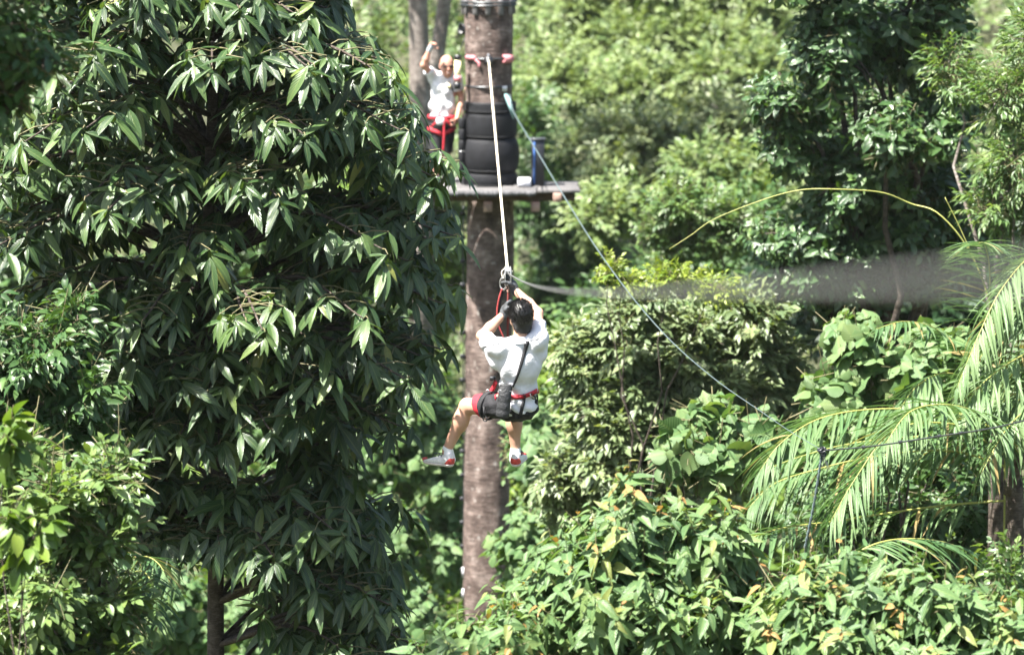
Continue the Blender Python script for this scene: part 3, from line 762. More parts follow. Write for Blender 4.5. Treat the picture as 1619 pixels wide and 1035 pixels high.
frond(palm, [(1320, 905, 25.4), (1365, 868, 25.4), (1420, 852, 25.6), (1490, 856, 25.9), (1545, 878, 26.2), (1600, 905, 26.4)], 0.42, 0.034, 42, 0.5, 0.6, 5)
frond(palm, [(1608, 705, 27.0), (1560, 660, 26.6), (1500, 640, 26.2), (1440, 650, 25.9), (1400, 700, 25.7)], 0.52, 0.031, 44, 0.75, 0.5, 21)
frond(palm, [(1604, 730, 27.9), (1540, 690, 28.0), (1450, 690, 28.0), (1350, 700, 28.0), (1270, 720, 27.9), (1215, 740, 27.8)], 0.55, 0.031, 48, 0.6, 0.5, 22, aslo=True)
pb2 = at(1575, 900, 28.6); pb2[2] = ground_z(pb2[0], pb2[1]) - 0.2
palm2 = thing('upright_palm', 'tall feather palm with upright fronds and curled tips at right edge', 'palm', pb2)
part('trunk', tube(smooth_line([pb2, at(1575, 820, 28.6), at(1570, 740, 28.6), at(1572, 690, 28.5)], 16), np.linspace(0.08, 0.045, 16), 10), palm2, B_DARK)
frond(palm2, [(1572, 690, 28.5), (1568, 600, 28.4), (1566, 500, 28.2), (1564, 420, 27.9), (1556, 386, 27.5), (1548, 384, 27.2)], 0.46, 0.024, 50, 0.65, 0.35, 6, spread=1.5, bare=0.35)
frond(palm2, [(1572, 690, 28.5), (1590, 590, 28.3), (1625, 470, 28.1), (1680, 380, 27.8), (1760, 340, 27.6)], 0.66, 0.05, 46, 0.8, 0.8, 7, bare=0.15)
frond(palm2, [(1572, 690, 28.5), (1545, 620, 28.3), (1520, 560, 28.0), (1480, 520, 27.7), (1430, 508, 27.4), (1385, 520, 27.2)], 0.34, 0.030, 34, 0.45, 0.6, 8, bare=0.3)
frond(palm2, [(1572, 690, 28.5), (1600, 620, 28.2), (1640, 560, 27.8), (1700, 530, 27.4), (1780, 540, 27.0)], 0.66, 0.05, 44, 0.75, 0.8, 9, bare=0.1, aslo=True)
frond(palm2, [(1572, 690, 28.5), (1556, 640, 28.2), (1528, 600, 27.9), (1490, 590, 27.6), (1450, 610, 27.4), (1420, 650, 27.2)], 0.5, 0.046, 40, 0.7, 0.8, 10)
frond(palm2, [(1572, 690, 28.6), (1575, 600, 28.8), (1600, 520, 29.0), (1640, 440, 29.2), (1700, 400, 29.4)], 0.6, 0.045, 40, 0.65, 0.6, 11, bare=0.2, aslo=True)
frond(palm2, [(1572, 690, 28.4), (1580, 650, 27.9), (1598, 625, 27.4), (1630, 630, 26.9), (1670, 670, 26.5)], 0.56, 0.05, 36, 0.8, 0.9, 12, aslo=True)
pb3 = np.array([at(1730, 700, 28.0)[0], 28.0, 0.0]); pb3[2] = ground_z(pb3[0], pb3[1]) - 0.2
palm3 = thing('edge_palm', 'bright palm fronds hanging in from beyond the right edge', 'palm', pb3)
part('trunk', tube(smooth_line([pb3, at(1730, 800, 28.0), at(1722, 640, 28.0), at(1716, 520, 28.0)], 16), np.linspace(0.09, 0.05, 16), 10), palm3, B_DARK)
for k, (pts, ll, lw, npair, ti, hg) in enumerate([
        ([(1716, 520, 28.0), (1690, 420, 27.7), (1640, 400, 27.4), (1585, 455, 27.1), (1545, 535, 26.9), (1512, 615, 26.8)], 0.46, 0.036, 46, 0.85, 0.7),
        ([(1716, 520, 28.0), (1670, 540, 27.6), (1610, 565, 27.2), (1550, 610, 26.9), (1505, 680, 26.7)], 0.55, 0.038, 42, 0.8, 0.8),
        ([(1716, 520, 28.0), (1680, 470, 28.0), (1630, 470, 28.0), (1580, 520, 28.0), (1535, 590, 27.9)], 0.55, 0.036, 40, 0.7, 0.8),
        ([(1716, 520, 28.0), (1680, 590, 27.4), (1640, 630, 27.0), (1590, 680, 26.6), (1550, 750, 26.4)], 0.5, 0.036, 38, 0.75, 0.9)]):
    frond(palm3, pts, ll, lw, npair, ti, hg, 30 + k, aslo=(k == 3))
st = thing('arching_rattan', 'long bare yellow green stem arching over towards the left', 'plant', pb2 + [0.02, -0.3, 0])
part('stalk', tube(smooth_line([pb2 + [0.02, -0.3, 0], at(1590, 640, 28.2), at(1572, 500, 28.1), at(1533, 398, 28.0), at(1484, 338, 28.0), at(1440, 322, 28.1), at(1392, 304, 28.0), at(1312, 299, 27.9), at(1262, 301, 28.0), at(1206, 316, 28.0), at(1130, 346, 28.0), at(1092, 372, 28.0), at(1058, 394, 28.0)], 60), np.linspace(0.009, 0.0025, 60), 6), st, B_RACHIS)
st2 = thing('leaning_rattan', 'short straight yellow green stem leaning left above the upright palm', 'plant', pb2 + [0.12, -0.3, 0])
part('stalk', tube(smooth_line([pb2 + [0.12, -0.3, 0], at(1612, 640, 28.1), at(1585, 540, 28.0), at(1552, 440, 28.0), at(1520, 365, 28.0), at(1494, 312, 28.0)], 40), np.linspace(0.009, 0.003, 40), 6), st2, B_RACHIS)

# ------------------------------------------------------------------ near shrubs at the bottom right: drooping pointed leaves, rusty young tips
ov = spray_spiral(14, 0.40, 0.158, 0.064, 0.35, young=1.0, jit=0.2)
near = [
    ('large near shrub with rusty young tips, tallest in the foreground', 1010, 20.3, [(1005, 812, 0, 50, 64, 0.35), (975, 850, -0.1, 60, 60, 0.35), (925, 890, 0, 80, 60, 0.45), (1090, 850, 0.1, 75, 70, 0.4), (1010, 950, -0.2, 150, 90, 0.6), (870, 970, -0.1, 80, 60, 0.45), (1150, 870, 0.2, 40, 75, 0.35), (1120, 970, 0, 90, 80, 0.5), (1000, 1060, -0.2, 180, 70, 0.7)], 51, 300),
    ('low near shrub in front of the foot of the big trunk', 750, 19.6, [(735, 1018, 0, 55, 38, 0.35), (800, 1005, 0.1, 50, 45, 0.35), (760, 1075, 0, 110, 50, 0.5)], 52, 160),
    ('near shrub with drooping rust tipped shoots below the hanging rope', 1290, 19.8, [(1270, 930, 0, 60, 60, 0.35), (1340, 925, 0.1, 65, 65, 0.4), (1310, 1000, -0.1, 120, 65, 0.5), (1210, 980, 0.2, 60, 60, 0.4), (1300, 1075, 0, 160, 60, 0.6)], 53, 300),
    ('near shrub with rusty tips at the bottom right corner', 1490, 19.6, [(1450, 945, 0, 50, 50, 0.35), (1520, 960, 0.1, 60, 55, 0.35), (1480, 1010, -0.1, 110, 50, 0.5), (1590, 985, 0, 60, 65, 0.4), (1500, 1080, 0, 150, 55, 0.6)], 54, 260),
]
for lab, px, Y, lobes, sd, npt in near:
    plant('drooping_leaf_shrub', lab, 'shrub', px, Y, lobes, ov, 36, 'ovate', 'ovate_lo', M_OVATE, nparts=npt, group='rust tipped shrubs in the foreground', trunk=0.03, seed=sd,
          tint=(0.42, 0.2), shell=(0.35, 1.0), up=0.9, out=0.6, grav=0.75, twig=(0.4, 0.005), sunup=0.5, jit=0.35)
plant('slender_shrub', 'slender small leaved shoots with pale tips by the right edge', 'shrub', 1600, 20.6, [(1590, 890, 0, 38, 40, 0.3), (1610, 960, 0, 40, 60, 0.35)],
      spray_flat(11, 0.24, 0.06, 0.034, 55), 60, 'ellip', 'ellip_lo', M_FRESH, nparts=120, trunk=0.02, seed=55, tint=(0.45, 0.2), up=0.8, twig=(0.24, 0.003))

# ------------------------------------------------------------------ left side, near shrubs
curl = spray_flat(12, 0.34, 0.095, 0.040, 55, droop=0.25)
plant('curled_leaf_bush', 'dark bush of small curled glossy leaves, left edge middle', 'shrub', 40, 24,
      [(60, 560, 0, 75, 70, 0.6), (130, 600, 0.1, 60, 60, 0.5), (30, 640, -0.1, 70, 70, 0.6), (110, 690, 0, 80, 60, 0.5), (-60, 560, 0, 90, 110, 0.7), (120, 500, 0.4, 40, 35, 0.3)],
      curl, 42, 'ellip', 'curl_lo', M_MID, nparts=200, trunk=0.04, seed=61, tint=(0.22, 0.2), twig=(0.34, 0.004), grav=0.35, split=5, sunup=0.5)
pin = spray_flat(12, 0.34, 0.092, 0.042, 62, droop=0.3)
plant('feathery_bush', 'bright sunlit bush of small paired leaves, lower left corner', 'shrub', 90, 20.5,
      [(90, 770, 0, 80, 60, 0.5), (170, 750, 0.2, 50, 50, 0.4), (40, 830, 0, 70, 60, 0.5), (150, 850, 0, 80, 70, 0.5), (70, 940, -0.2, 110, 90, 0.6), (180, 950, 0.1, 60, 70, 0.4), (110, 1050, -0.1, 170, 70, 0.6), (20, 740, 0.2, 50, 50, 0.4), (-80, 900, 0, 100, 200, 0.6)],
      pin, 48, 'ellip', 'ellip_lo', M_FRESH, nparts=300, trunk=0.035, seed=62, tint=(0.72, 0.22), twig=(0.34, 0.004), grav=0.3, shell=(0.4, 1.0), split=5, sunup=1.1)
plant('yellow_leaf_sapling', 'thin sapling with a few large yellow leaves at the left edge', 'sapling', 20, 18.5,
      [(20, 815, 0, 35, 30, 0.15), (50, 850, 0, 30, 35, 0.15), (10, 690, 0.1, 25, 30, 0.15)], spray_flat(5, 0.22, 0.12, 0.065, 60), 13, 'ellip', 'ellip_lo', M_LIME, nparts=80, trunk=0.012, seed=63, tint=(0.35, 0.2), twig=(0.22, 0.003), grav=0.5)
plant('overhanging_tree', 'dark small leaved branches hanging into the top left corner', 'tree', -600, 17.5,
      [(30, 30, 0, 70, 60, 0.5), (70, 90, 0, 50, 45, 0.4), (-60, 60, 0, 90, 110, 0.8), (10, 150, 0, 40, 50, 0.3), (-120, -140, -0.5, 150, 120, 1.0), (60, -150, 0, 140, 90, 1.0)],
      spray_flat(11, 0.28, 0.07, 0.034, 55), 34, 'tiny', 'ellip_lo', M_MID, nparts=0, trunk=0.12, seed=64, tint=(0.2, 0.2), twig=(0.28, 0.004))
pf = at(215, 1080, 21.5); pf[2] = ground_z(pf[0], pf[1]) - 0.1
fan = thing('young_palm', 'small dark young palm with drooping fingers beside the feathery bush', 'palm', pf)
part('trunk', tube(smooth_line([pf, at(215, 1080, 21.5), at(208, 960, 21.5), at(205, 905, 21.5)], 12), np.linspace(0.03, 0.014, 12), 8), fan, B_TWIG)
for k, tip in enumerate([((205, 905, 21.5), (225, 880, 21.4), (250, 890, 21.3), (275, 930, 21.2)), ((205, 905, 21.5), (190, 870, 21.4), (178, 880, 21.3), (165, 930, 21.2)), ((205, 905, 21.5), (230, 905, 21.2), (245, 940, 21.0), (250, 990, 20.9)), ((205, 905, 21.5), (200, 900, 21.2), (195, 940, 21.0), (190, 1000, 20.9))]):
    frond(fan, tip, 0.30, 0.022, 14, 0.05, 0.6, 70 + k, rr=0.006, bare=0.2)

# ------------------------------------------------------------------ the big dark tree on the left: whorls of long drooping leaves
def big_tree():
    r = np.random.RandomState(77)
    Y = 26.3
    tb = at(340, 1035, Y); tb[2] = ground_z(tb[0], tb[1]) - 0.3
    th = thing('dark_whorled_tree', 'big dark tree with long drooping glossy leaves filling the left half', 'tree', tb)
    tx = tb[0]
    trunk = smooth_line([tb, at(341, 1035, Y), at(344, 700, Y), at(330, 350, Y), at(345, 0, Y), at(350, -260, Y)], 40)
    part('trunk', tube(trunk, np.linspace(0.078, 0.022, 40), 12), th, B_DARK)
    ry = np.array([-330, -250, -120, 0, 60, 120, 190, 250, 300, 350, 430, 560, 640, 690, 730, 790, 830, 880, 950, 1035, 1150, 1260])
    rr = np.array([370, 420, 465, 528, 590, 632, 652, 672, 704, 682, 682, 675, 650, 600, 525, 600, 630, 615, 640, 645, 580, 400])
    ly = np.array([-330, -120, 100, 300, 420, 520, 600, 700, 900, 1035, 1260])
    lr = np.array([300, 60, -60, -40, 10, 110, 150, 190, 215, 240, 330])
    frs, nl = [], 350
    for i in range(nl):
        py = -320 + 1560 * ((i + r.uniform(0, 1)) / nl)
        py = py * 0.3 + 0.7 * (round(py / 92.0) * 92.0) + r.normal(0, 9)
        if 690 < py < 745 and r.uniform() < 0.6: continue
        az = i * 2.39996 + r.normal(0, 0.25)
        ca, sa = math.cos(az), math.sin(az)
        if py > 850 and ca < 0.15 and r.uniform() < 0.75: continue
        half_r = (np.interp(py, ry, rr) - 340) * mpp(Y)
        half_l = (340 - np.interp(py, ly, lr)) * mpp(Y)
        R_ = (half_r if ca > 0 else half_l) * abs(ca) ** 1.0 + 1.55 * min(1, (half_r + half_l) / 3.2) * abs(sa) * (1 - 0.35 * abs(ca))
        R_ *= r.uniform(0.80, 1.06)
        a = trunk[np.argmin(np.abs(project(trunk)[:, 1] - (py + 40)))]
        z1 = at(340, py, Y)[2]
        out = np.array([ca, sa, 0])
        b = np.array([tx, tb[1], z1]) + out * R_
        mid = a * 0.45 + b * 0.55 + [0, 0, 0.16 * R_]
        LP = smooth_line([a, mid, b], 14)
        n0 = len(frs)
        for t in (0.40, 0.52, 0.64, 0.74, 0.84, 0.92, 1.0):
            k = int(t * 13)
            for s in ((-1, 1) if t < 0.95 else (0,)):
                tan = unit(LP[min(k + 1, 13)] - LP[max(k - 1, 0)])
                side = np.cross(tan, [0, 0, 1.0])
                d = unit(tan * 0.7 + side * s * 0.9 + [0, 0, r.uniform(0.0, 0.45)] + r.normal(0, 0.15, 3))
                ext = (0.12 + 0.20 * r.uniform()) * (1 if s else 0.3) * min(1, R_)
                p = LP[k] + d * ext
                pq = project(p)
                if pq[1] > 870 and (abs(pq[0] - 345) < 75 or pq[0] < 270): continue
                frs.append((p, unit(d * 0.4 + [0, 0, 0.9]), LP[k]))
        if len(frs) > n0 + 3:
            part('branch', tube(LP, np.linspace(0.024, 0.006, 14), 6), th, B_DARK)
    P = np.array([f[0] for f in frs]); A = np.array([f[1] for f in frs]); Q = np.array([f[2] for f in frs])
    N = len(P)
    part('twigs', join([tube(np.stack([q, (p + q) / 2 + [0, 0, 0.02], p]), [0.006, 0.005, 0.004], 4, False) for p, q in zip(P, Q)]), th, B_TWIG, 'stuff')
    U = unit(np.tile([0, 0, 1.0], (N, 1)) + r.normal(0, 0.3, (N, 3)))
    Ls = []
    kind = r.randint(0, 3, N)
    for kk, nleaf in enumerate((6, 8, 9)):
        m = kind == kk
        Ls.append(compose((P[m], A[m], U[m], r.uniform(0.75, 1.12, m.sum())), spray_whorl(nleaf, 0.262, 0.066), r, 0.85, (0.42, 0.24), 0.4, 0.16))  # wide tint spread: the paler leaves have sunlight put into their colour
    L = cat(Ls)
    yl = r.uniform(size=len(L['tint'])) < 0.006
    L['tint'][yl] = 0.97
    add_foliage(L, 'lance', 'lance_lo', M_BIG, th, 300)
big_tree()

# ------------------------------------------------------------------ the big trunk and its platform
TY = 44.0
tb = at(771, 965, TY); tb[2] = ground_z(tb[0], TY) - 0.4
M_RUBBER = plain('black_rubber', (0.008, 0.0085, 0.011), 0.72, var=0.45, scale=9, bump=0.3, bscale=40, spec=0.3)
M_BLACK = plain('black_plastic', (0.012, 0.013, 0.016), 0.4, var=0.2)
M_STEEL = plain('galvanised_steel', (0.45, 0.46, 0.47), 0.35, metal=0.8, var=0.3, scale=30)
M_ALU = plain('bright_aluminium', (0.72, 0.72, 0.72), 0.3, metal=0.75, var=0.2, scale=40)
M_DARKSTEEL = plain('dark_steel', (0.06, 0.065, 0.07), 0.4, metal=0.6, var=0.4, scale=40)
M_ROPE = plain('cream_rope', (0.62, 0.56, 0.44), 0.8, var=0.25, scale=60, bump=0.5, bscale=120)
M_GREYCABLE = plain('grey_steel_cable', (0.15, 0.15, 0.15), 0.5, metal=0.3, var=0.3, scale=60)
M_CABLE = plain('pale_steel_cable', (0.10, 0.135, 0.14), 0.5, metal=0.3, var=0.3, scale=60)
M_TEAL = plain('teal_rope', (0.16, 0.27, 0.27), 0.8, var=0.35, scale=40)
M_DARKTEAL = plain('dark_teal_rope', (0.05, 0.075, 0.075), 0.8, var=0.5, scale=50)
M_PINK = plain('faded_pink_sleeve', (0.55, 0.20, 0.22), 0.7, var=0.35, scale=22, bump=0.3)
M_WOOD = plain('weathered_grey_wood', (0.105, 0.10, 0.10), 0.85, var=0.45, scale=7, bump=0.5, bscale=30, stretch=(1, 8, 1))
M_BEAM = plain('dark_brown_beam', (0.085, 0.055, 0.04), 0.85, var=0.45, scale=6, bump=0.4, bscale=30, stretch=(1, 6, 6))
M_BEAMEND = plain('pinkish_cut_timber', (0.30, 0.20, 0.16), 0.85, var=0.35, scale=14)
M_RED = plain('red_webbing', (0.45, 0.02, 0.035), 0.7, var=0.25, scale=60, bump=0.3, bscale=200)
M_WEB = plain('black_webbing', (0.014, 0.014, 0.017), 0.75, var=0.3, scale=60, bump=0.3, bscale=200)
M_WHITE = plain('white_cotton_polo', (0.64, 0.64, 0.67), 0.85, var=0.05, scale=10, bump=0.25, bscale=55)
M_SHORTS = plain('black_shorts_fabric', (0.010, 0.010, 0.013), 0.85, var=0.35, scale=20, bump=0.4, bscale=60)
M_GREY = plain('pale_grey_paint', (0.55, 0.55, 0.58), 0.6, var=0.15)
M_YELLOW = plain('cream_yellow_foam', (0.75, 0.68, 0.42), 0.7, var=0.2)

def trunk_r(z):
    return 0.302 + 0.006 * np.sin(z * 1.7) + 0.004 * np.sin(z * 4.3 + 1)
def trunk_c(z):
    ztop, zbot = at(774, 0, TY)[2], at(771, 965, TY)[2]
    t = (z - zbot) / (ztop - zbot)
    return np.stack([at(771, 965, TY)[0] * (1 - t) + at(774, 0, TY)[0] * t + 0.012 * np.sin(z * 0.9), TY + 0 * t], -1)
tree = thing('platform_tree', 'straight mottled trunk carrying the platform, centre of the picture', 'tree', tb)
zs = np.linspace(tb[2], 22.0, 150)
cc = trunk_c(zs); seg = 48
ang = np.arange(seg) * 2 * math.pi / seg
rt = np.random.RandomState(3)
lump = 0.008 * np.sin(3 * ang[None] + zs[:, None] * 0.8) + 0.005 * np.sin(7 * ang[None] - zs[:, None] * 1.9) + rt.normal(0, 0.0012, (len(zs), seg))
flare = np.where(zs < tb[2] + 2.2, 0.25 * ((tb[2] + 2.2 - zs) / 2.2) ** 2, 0) - np.clip(zs - 15, 0, 9) * 0.015
Rr = trunk_r(zs)[:, None] + lump + flare[:, None]
TV = np.stack([cc[:, 0][:, None] + Rr * np.cos(ang), cc[:, 1][:, None] + Rr * np.sin(ang), np.repeat(zs[:, None], seg, 1)], -1).reshape(-1, 3)
i_ = np.arange(len(zs) - 1)[:, None] * seg; j_ = np.arange(seg)[None]; k_ = (j_ + 1) % seg
part('trunk', (TV, quads_to_tris(np.stack([i_ + j_, i_ + k_, i_ + seg + k_, i_ + seg + j_], -1).reshape(-1, 4))), tree, B_MAIN)
rc = np.random.RandomState(8)
for k in range(7):
    a = k * 0.9; e = np.array([tb[0] + 3.2 * math.cos(a), TY + 3.2 * math.sin(a), 23.5 + 0.5 * (k % 3)])
    part('branch', tube(limb_line(np.array([tb[0], TY, 20.0 + 0.3 * k]), e, rc), np.linspace(0.10, 0.03, 7), 8), tree, B_MAIN)
cf = cat_frames([lobe_frames((tb[0] + 3.4 * math.cos(k * 0.9), TY + 3.4 * math.sin(k * 0.9), 23.9), (1.6, 1.6, 0.9), 150, rc) for k in range(7)])
add_foliage(compose(cf, mid_spray, rc, 0.3, (0.4, 0.2)), 'tiny', 'tiny', M_MID, tree, 0)

def tz(py, Y=TY - 0.3):
    return at(774, py, Y)[2]
def ring_on_trunk(py, r, extra=0.0, seg=40):
    z = tz(py); c = trunk_c(np.array([z]))[0]
    return torus((c[0], c[1], z), float(trunk_r(z)) + r * 0.8 + extra, r, seg=seg, ring=8)

# four tyre wraps stacked on the deck
def tyre(py0, py1, bulge, lab):
    z1, z0 = tz(py0), tz(py1)
    c = trunk_c(np.array([z0]))[0]
    h = z1 - z0; R0 = 0.318
    t = np.linspace(0, 1, 13)
    edge = np.minimum(1, np.minimum(t, 1 - t) / 0.12)
    prof = [(R0 - 0.012, 0.0)] + [(R0 + 0.004 + 0.018 * e ** 0.5 + bulge * math.sin(math.pi * q), q * h) for q, e in zip(t, edge)] + [(R0 - 0.012, h)]
    th = thing('tyre', lab, 'tyre', (c[0], c[1], z0), 'tyres wrapped round the trunk')
    part('tread', lathe((c[0] + 0.012, c[1], z0 + 0.002), prof, 44), th, M_RUBBER)
    for q in ((0.07,) if h > 0.25 else (0.15,)):
        part('bead_rim', torus((c[0] + 0.012, c[1], z0 + h * q), R0 + 0.012 + 0.8 * bulge * math.sin(math.pi * q) + 0.012, 0.008, seg=44, ring=6), th, M_RUBBER)
tyre(163.0, 179.4, 0.0, 'topmost thin black tyre wrapped round the trunk')
tyre(180.0, 219.4, 0.012, 'second black tyre from the top on the trunk')
tyre(220.0, 274.4, 0.038, 'tallest bulging black tyre on the trunk, third from the top')
tyre(275.0, 297.0, 0.015, 'lowest black tyre standing on the platform deck')

# platform
zd = at(774, 300, TY - 0.8)[2]
pc = trunk_c(np.array([zd]))[0]
plat = thing('tree_platform', 'weathered plank platform fixed round the trunk', 'platform', (pc[0], pc[1], zd))
sm = mpp(TY)
xL, xR = at(674, 300, TY)[0], at(848, 300, TY)[0]
rp = np.random.RandomState(9)
n_pl = 11
ys = np.linspace(TY - 0.95, TY + 0.85, n_pl + 1)
for k in range(n_pl):
    ya, yb = ys[k] + 0.008, ys[k + 1] - 0.008
    ym = (ya + yb) / 2
    hw = math.sqrt(max(0, 0.345 ** 2 - min(abs(ya - pc[1]), abs(yb - pc[1])) ** 2)) if (abs(ya - pc[1]) < 0.345 or abs(yb - pc[1]) < 0.345 or (ya < pc[1] < yb)) else 0
    if ya < pc[1] < yb: hw = 0.345
    spans = [(xL + rp.normal(0, 0.015), xR + rp.normal(0, 0.02))] if hw == 0 else [(xL + rp.normal(0, 0.015), pc[0] - hw), (pc[0] + hw, xR + rp.normal(0, 0.02))]
    for x0, x1 in spans:
        part('plank', box(((x0 + x1) / 2, ym, zd - 0.022 + rp.normal(0, 0.003)), ((x1 - x0) / 2, (yb - ya) / 2, 0.022), None, 0.006), plat, M_WOOD, smooth=False)
x2, x3 = xR + 0.02, at(914, 300, TY)[0]
for k in range(6):
    ya = TY - 0.78 + k * 0.2
    part('plank', box(((x2 + x3) / 2, ya + 0.1, zd - 0.028 + rp.normal(0, 0.003)), ((x3 - x2) / 2 + rp.normal(0, 0.01), 0.092, 0.022), None, 0.006), plat, M_WOOD, smooth=False)
for yb_ in (TY - 0.62, TY - 0.36, TY + 0.36, TY + 0.62):
    part('joist', box(((xL + x3) / 2 + 0.05, yb_, zd - 0.105), ((x3 - xL) / 2 - 0.1, 0.035, 0.055), None, 0.006), plat, M_BEAM, smooth=False)
for px_ in (772, 880, 692, 846):
    part('bearer', box((at(px_, 300, TY)[0], TY - 0.05, zd - 0.10 if px_ in (692, 880) else zd - 0.225), (0.055, 0.78, 0.055), None, 0.006), plat, M_BEAMEND if px_ != 692 else M_BEAM, smooth=False)
re_ = np.random.RandomState(14)
xs_ = np.linspace(xL, xR - 0.02, 90)
yt_ = ys[0] - 0.012 + re_.normal(0, 0.003, 90)
zl_ = zd - 0.05 - np.abs(re_.normal(0, 0.014, 90))
eV = np.concatenate([np.stack([xs_, yt_ - 0.004, np.full(90, zd + 0.004)], 1), np.stack([xs_, yt_ - 0.008, zl_], 1), np.stack([xs_, yt_ + 0.006, np.full(90, zd + 0.004)], 1), np.stack([xs_, yt_ + 0.002, zl_], 1)])
ei = np.arange(89)
eQ = np.concatenate([np.stack([ei, ei + 1, ei + 91, ei + 90], 1), np.stack([ei + 180, ei + 270, ei + 271, ei + 181], 1), np.stack([ei, ei + 180, ei + 181, ei + 1], 1), np.stack([ei + 90, ei + 91, ei + 271, ei + 270], 1)])
part('edge_mat', (eV, quads_to_tris(eQ)), plat, plain('frayed_grey_mat', (0.10, 0.10, 0.105), 0.95, var=0.5, scale=40, bump=0.6), smooth=False)
bx_ = at(829, 287, TY - 0.35)
tag(link('storage_box', build_mesh('storage_box', *box((bx_[0], TY - 0.35, zd + 0.055), (0.085, 0.12, 0.05), None, 0.012), M_GREY, smooth=False)), 'small pale grey box on the deck between tyre and black post', 'box')
ps = thing('deck_post', 'short black square post standing on the right of the deck', 'post', (at(850, 290, TY - 0.2)[0], TY - 0.2, zd + 0.0))
pz = at(850, 221, TY - 0.2)[2]
pxm = at(850, 290, TY - 0.2)[0]
part('shaft', box((pxm, TY - 0.2, (zd + pz) / 2), (0.085, 0.085, (pz - zd) / 2), None, 0.012), ps, M_BLACK, smooth=False)
part('cap', box((pxm, TY - 0.2, pz + 0.012), (0.1, 0.1, 0.012), None, 0.006), ps, M_DARKSTEEL, smooth=False)
M_BLUE = plain('blue_strip', (0.03, 0.09, 0.26), 0.5)
part('blue_edge_strip', box((pxm - 0.045, TY - 0.29, (zd + pz) / 2), (0.013, 0.006, (pz - zd) / 2 - 0.02), None, 0.002), ps, M_BLUE, smooth=False)
M_WGREY = plain('weathered_trunk_block', (0.16, 0.15, 0.15), 0.85, var=0.4, scale=12, bump=0.4)

# collar of wooden blocks at the top
zc_ = tz(10); cc_ = trunk_c(np.array([zc_]))[0]
col_ = thing('trunk_collar', 'rope collar with upright wooden blocks round the top of the trunk', 'collar', (cc_[0], cc_[1], zc_))
for py in (4, 9):
    part('rope', ring_on_trunk(py, 0.013, 0.035), col_, M_DARKSTEEL)
for k in range(12):
    a = k * 2 * math.pi / 12 - math.pi / 2 - 0.02
    rd = np.array([math.cos(a), math.sin(a), 0])
    part('block', box(np.array([cc_[0], cc_[1], tz(10)]) + rd * (float(trunk_r(zc_)) + 0.018), (0.033, 0.018, 0.115), rot_from(np.cross([0, 0, 1], rd), rd, [0, 0, 1]), 0.005), col_, M_WGREY, smooth=False)
# lamp stub on the left
lp = at(731, 47, TY - 0.05)
lampo = thing('round_black_fitting', 'round black fitting sticking out left of the trunk near the top', 'fitting', lp)
axl = unit([-0.8, -0.62, 0.12])
part('housing', lathe(lp + [0.06, 0.03, 0], [(0.0, -0.08), (0.05, -0.08), (0.062, -0.04), (0.068, 0.06), (0.072, 0.10), (0.060, 0.105), (0.055, 0.05), (0.0, 0.045)], 20, axl), lampo, M_BLACK)
part('bracket', box(lp + [0.1, 0.05, 0.0], (0.05, 0.02, 0.02), None, 0.004), lampo, M_DARKSTEEL, smooth=False)
# anchor sling
zs_ = tz(93)
cs_ = trunk_c(np.array([zs_]))[0]
sl = thing('anchor_sling', 'steel sling with pink sleeves round the trunk holding the zip line', 'sling', (cs_[0], cs_[1], zs_))
part('rope', ring_on_trunk(93, 0.010), sl, M_DARKSTEEL)
def on_trunk(px, py, off):
    z = tz(py); c = trunk_c(np.array([z]))[0]; R_ = float(trunk_r(z)) + off
    x = at(px, py, TY - 0.28)[0] - c[0]; x = max(-R_ * 0.98, min(R_ * 0.98, x))
    return np.array([c[0] + x, c[1] - math.sqrt(max(0, R_ * R_ - x * x)), z])
pk = [on_trunk(px, 92, 0.012) for px in (738, 742, 747, 752)]
part('sleeve', tube(smooth_line(pk, 8), [0.026, 0.034, 0.03, 0.035, 0.03, 0.034, 0.03, 0.022], 10), sl, M_PINK)
pk2 = on_trunk(800, 94, 0.02)
part('sleeve', lathe(pk2 + [0.02, 0.02, 0], [(0.022, -0.07), (0.05, -0.07), (0.055, 0.0), (0.055, 0.075), (0.024, 0.078), (0.022, -0.07)], 18, unit([-0.75, -0.65, 0])), sl, M_PINK)
A0 = on_trunk(773, 93, 0.03)
part('shackle', torus(A0 + [0, -0.02, 0.02], 0.04, 0.013, (1, 0, 0.2), 20, 8), sl, M_STEEL)
part('thimble', lathe(A0 + [0, -0.05, -0.015], [(0.0, -0.05), (0.05, -0.05), (0.062, 0.0), (0.045, 0.05), (0.0, 0.055)], 18, unit([0.05, -1, -0.1])), sl, M_BLACK)
part('tail', tube(smooth_line([on_trunk(752, 95, 0.02), on_trunk(757, 100, 0.025), on_trunk(758, 106, 0.02)], 8), 0.017, 8), sl, M_PINK)
b2 = thing('trunk_band', 'thin dark steel band round the trunk above the tyres', 'band', (cs_[0], cs_[1], tz(138)))
part('band', ring_on_trunk(138, 0.012), b2, M_DARKSTEEL)
part('clamp', box(on_trunk(798, 141, 0.03), (0.03, 0.02, 0.035), None, 0.004), b2, M_STEEL, smooth=False)

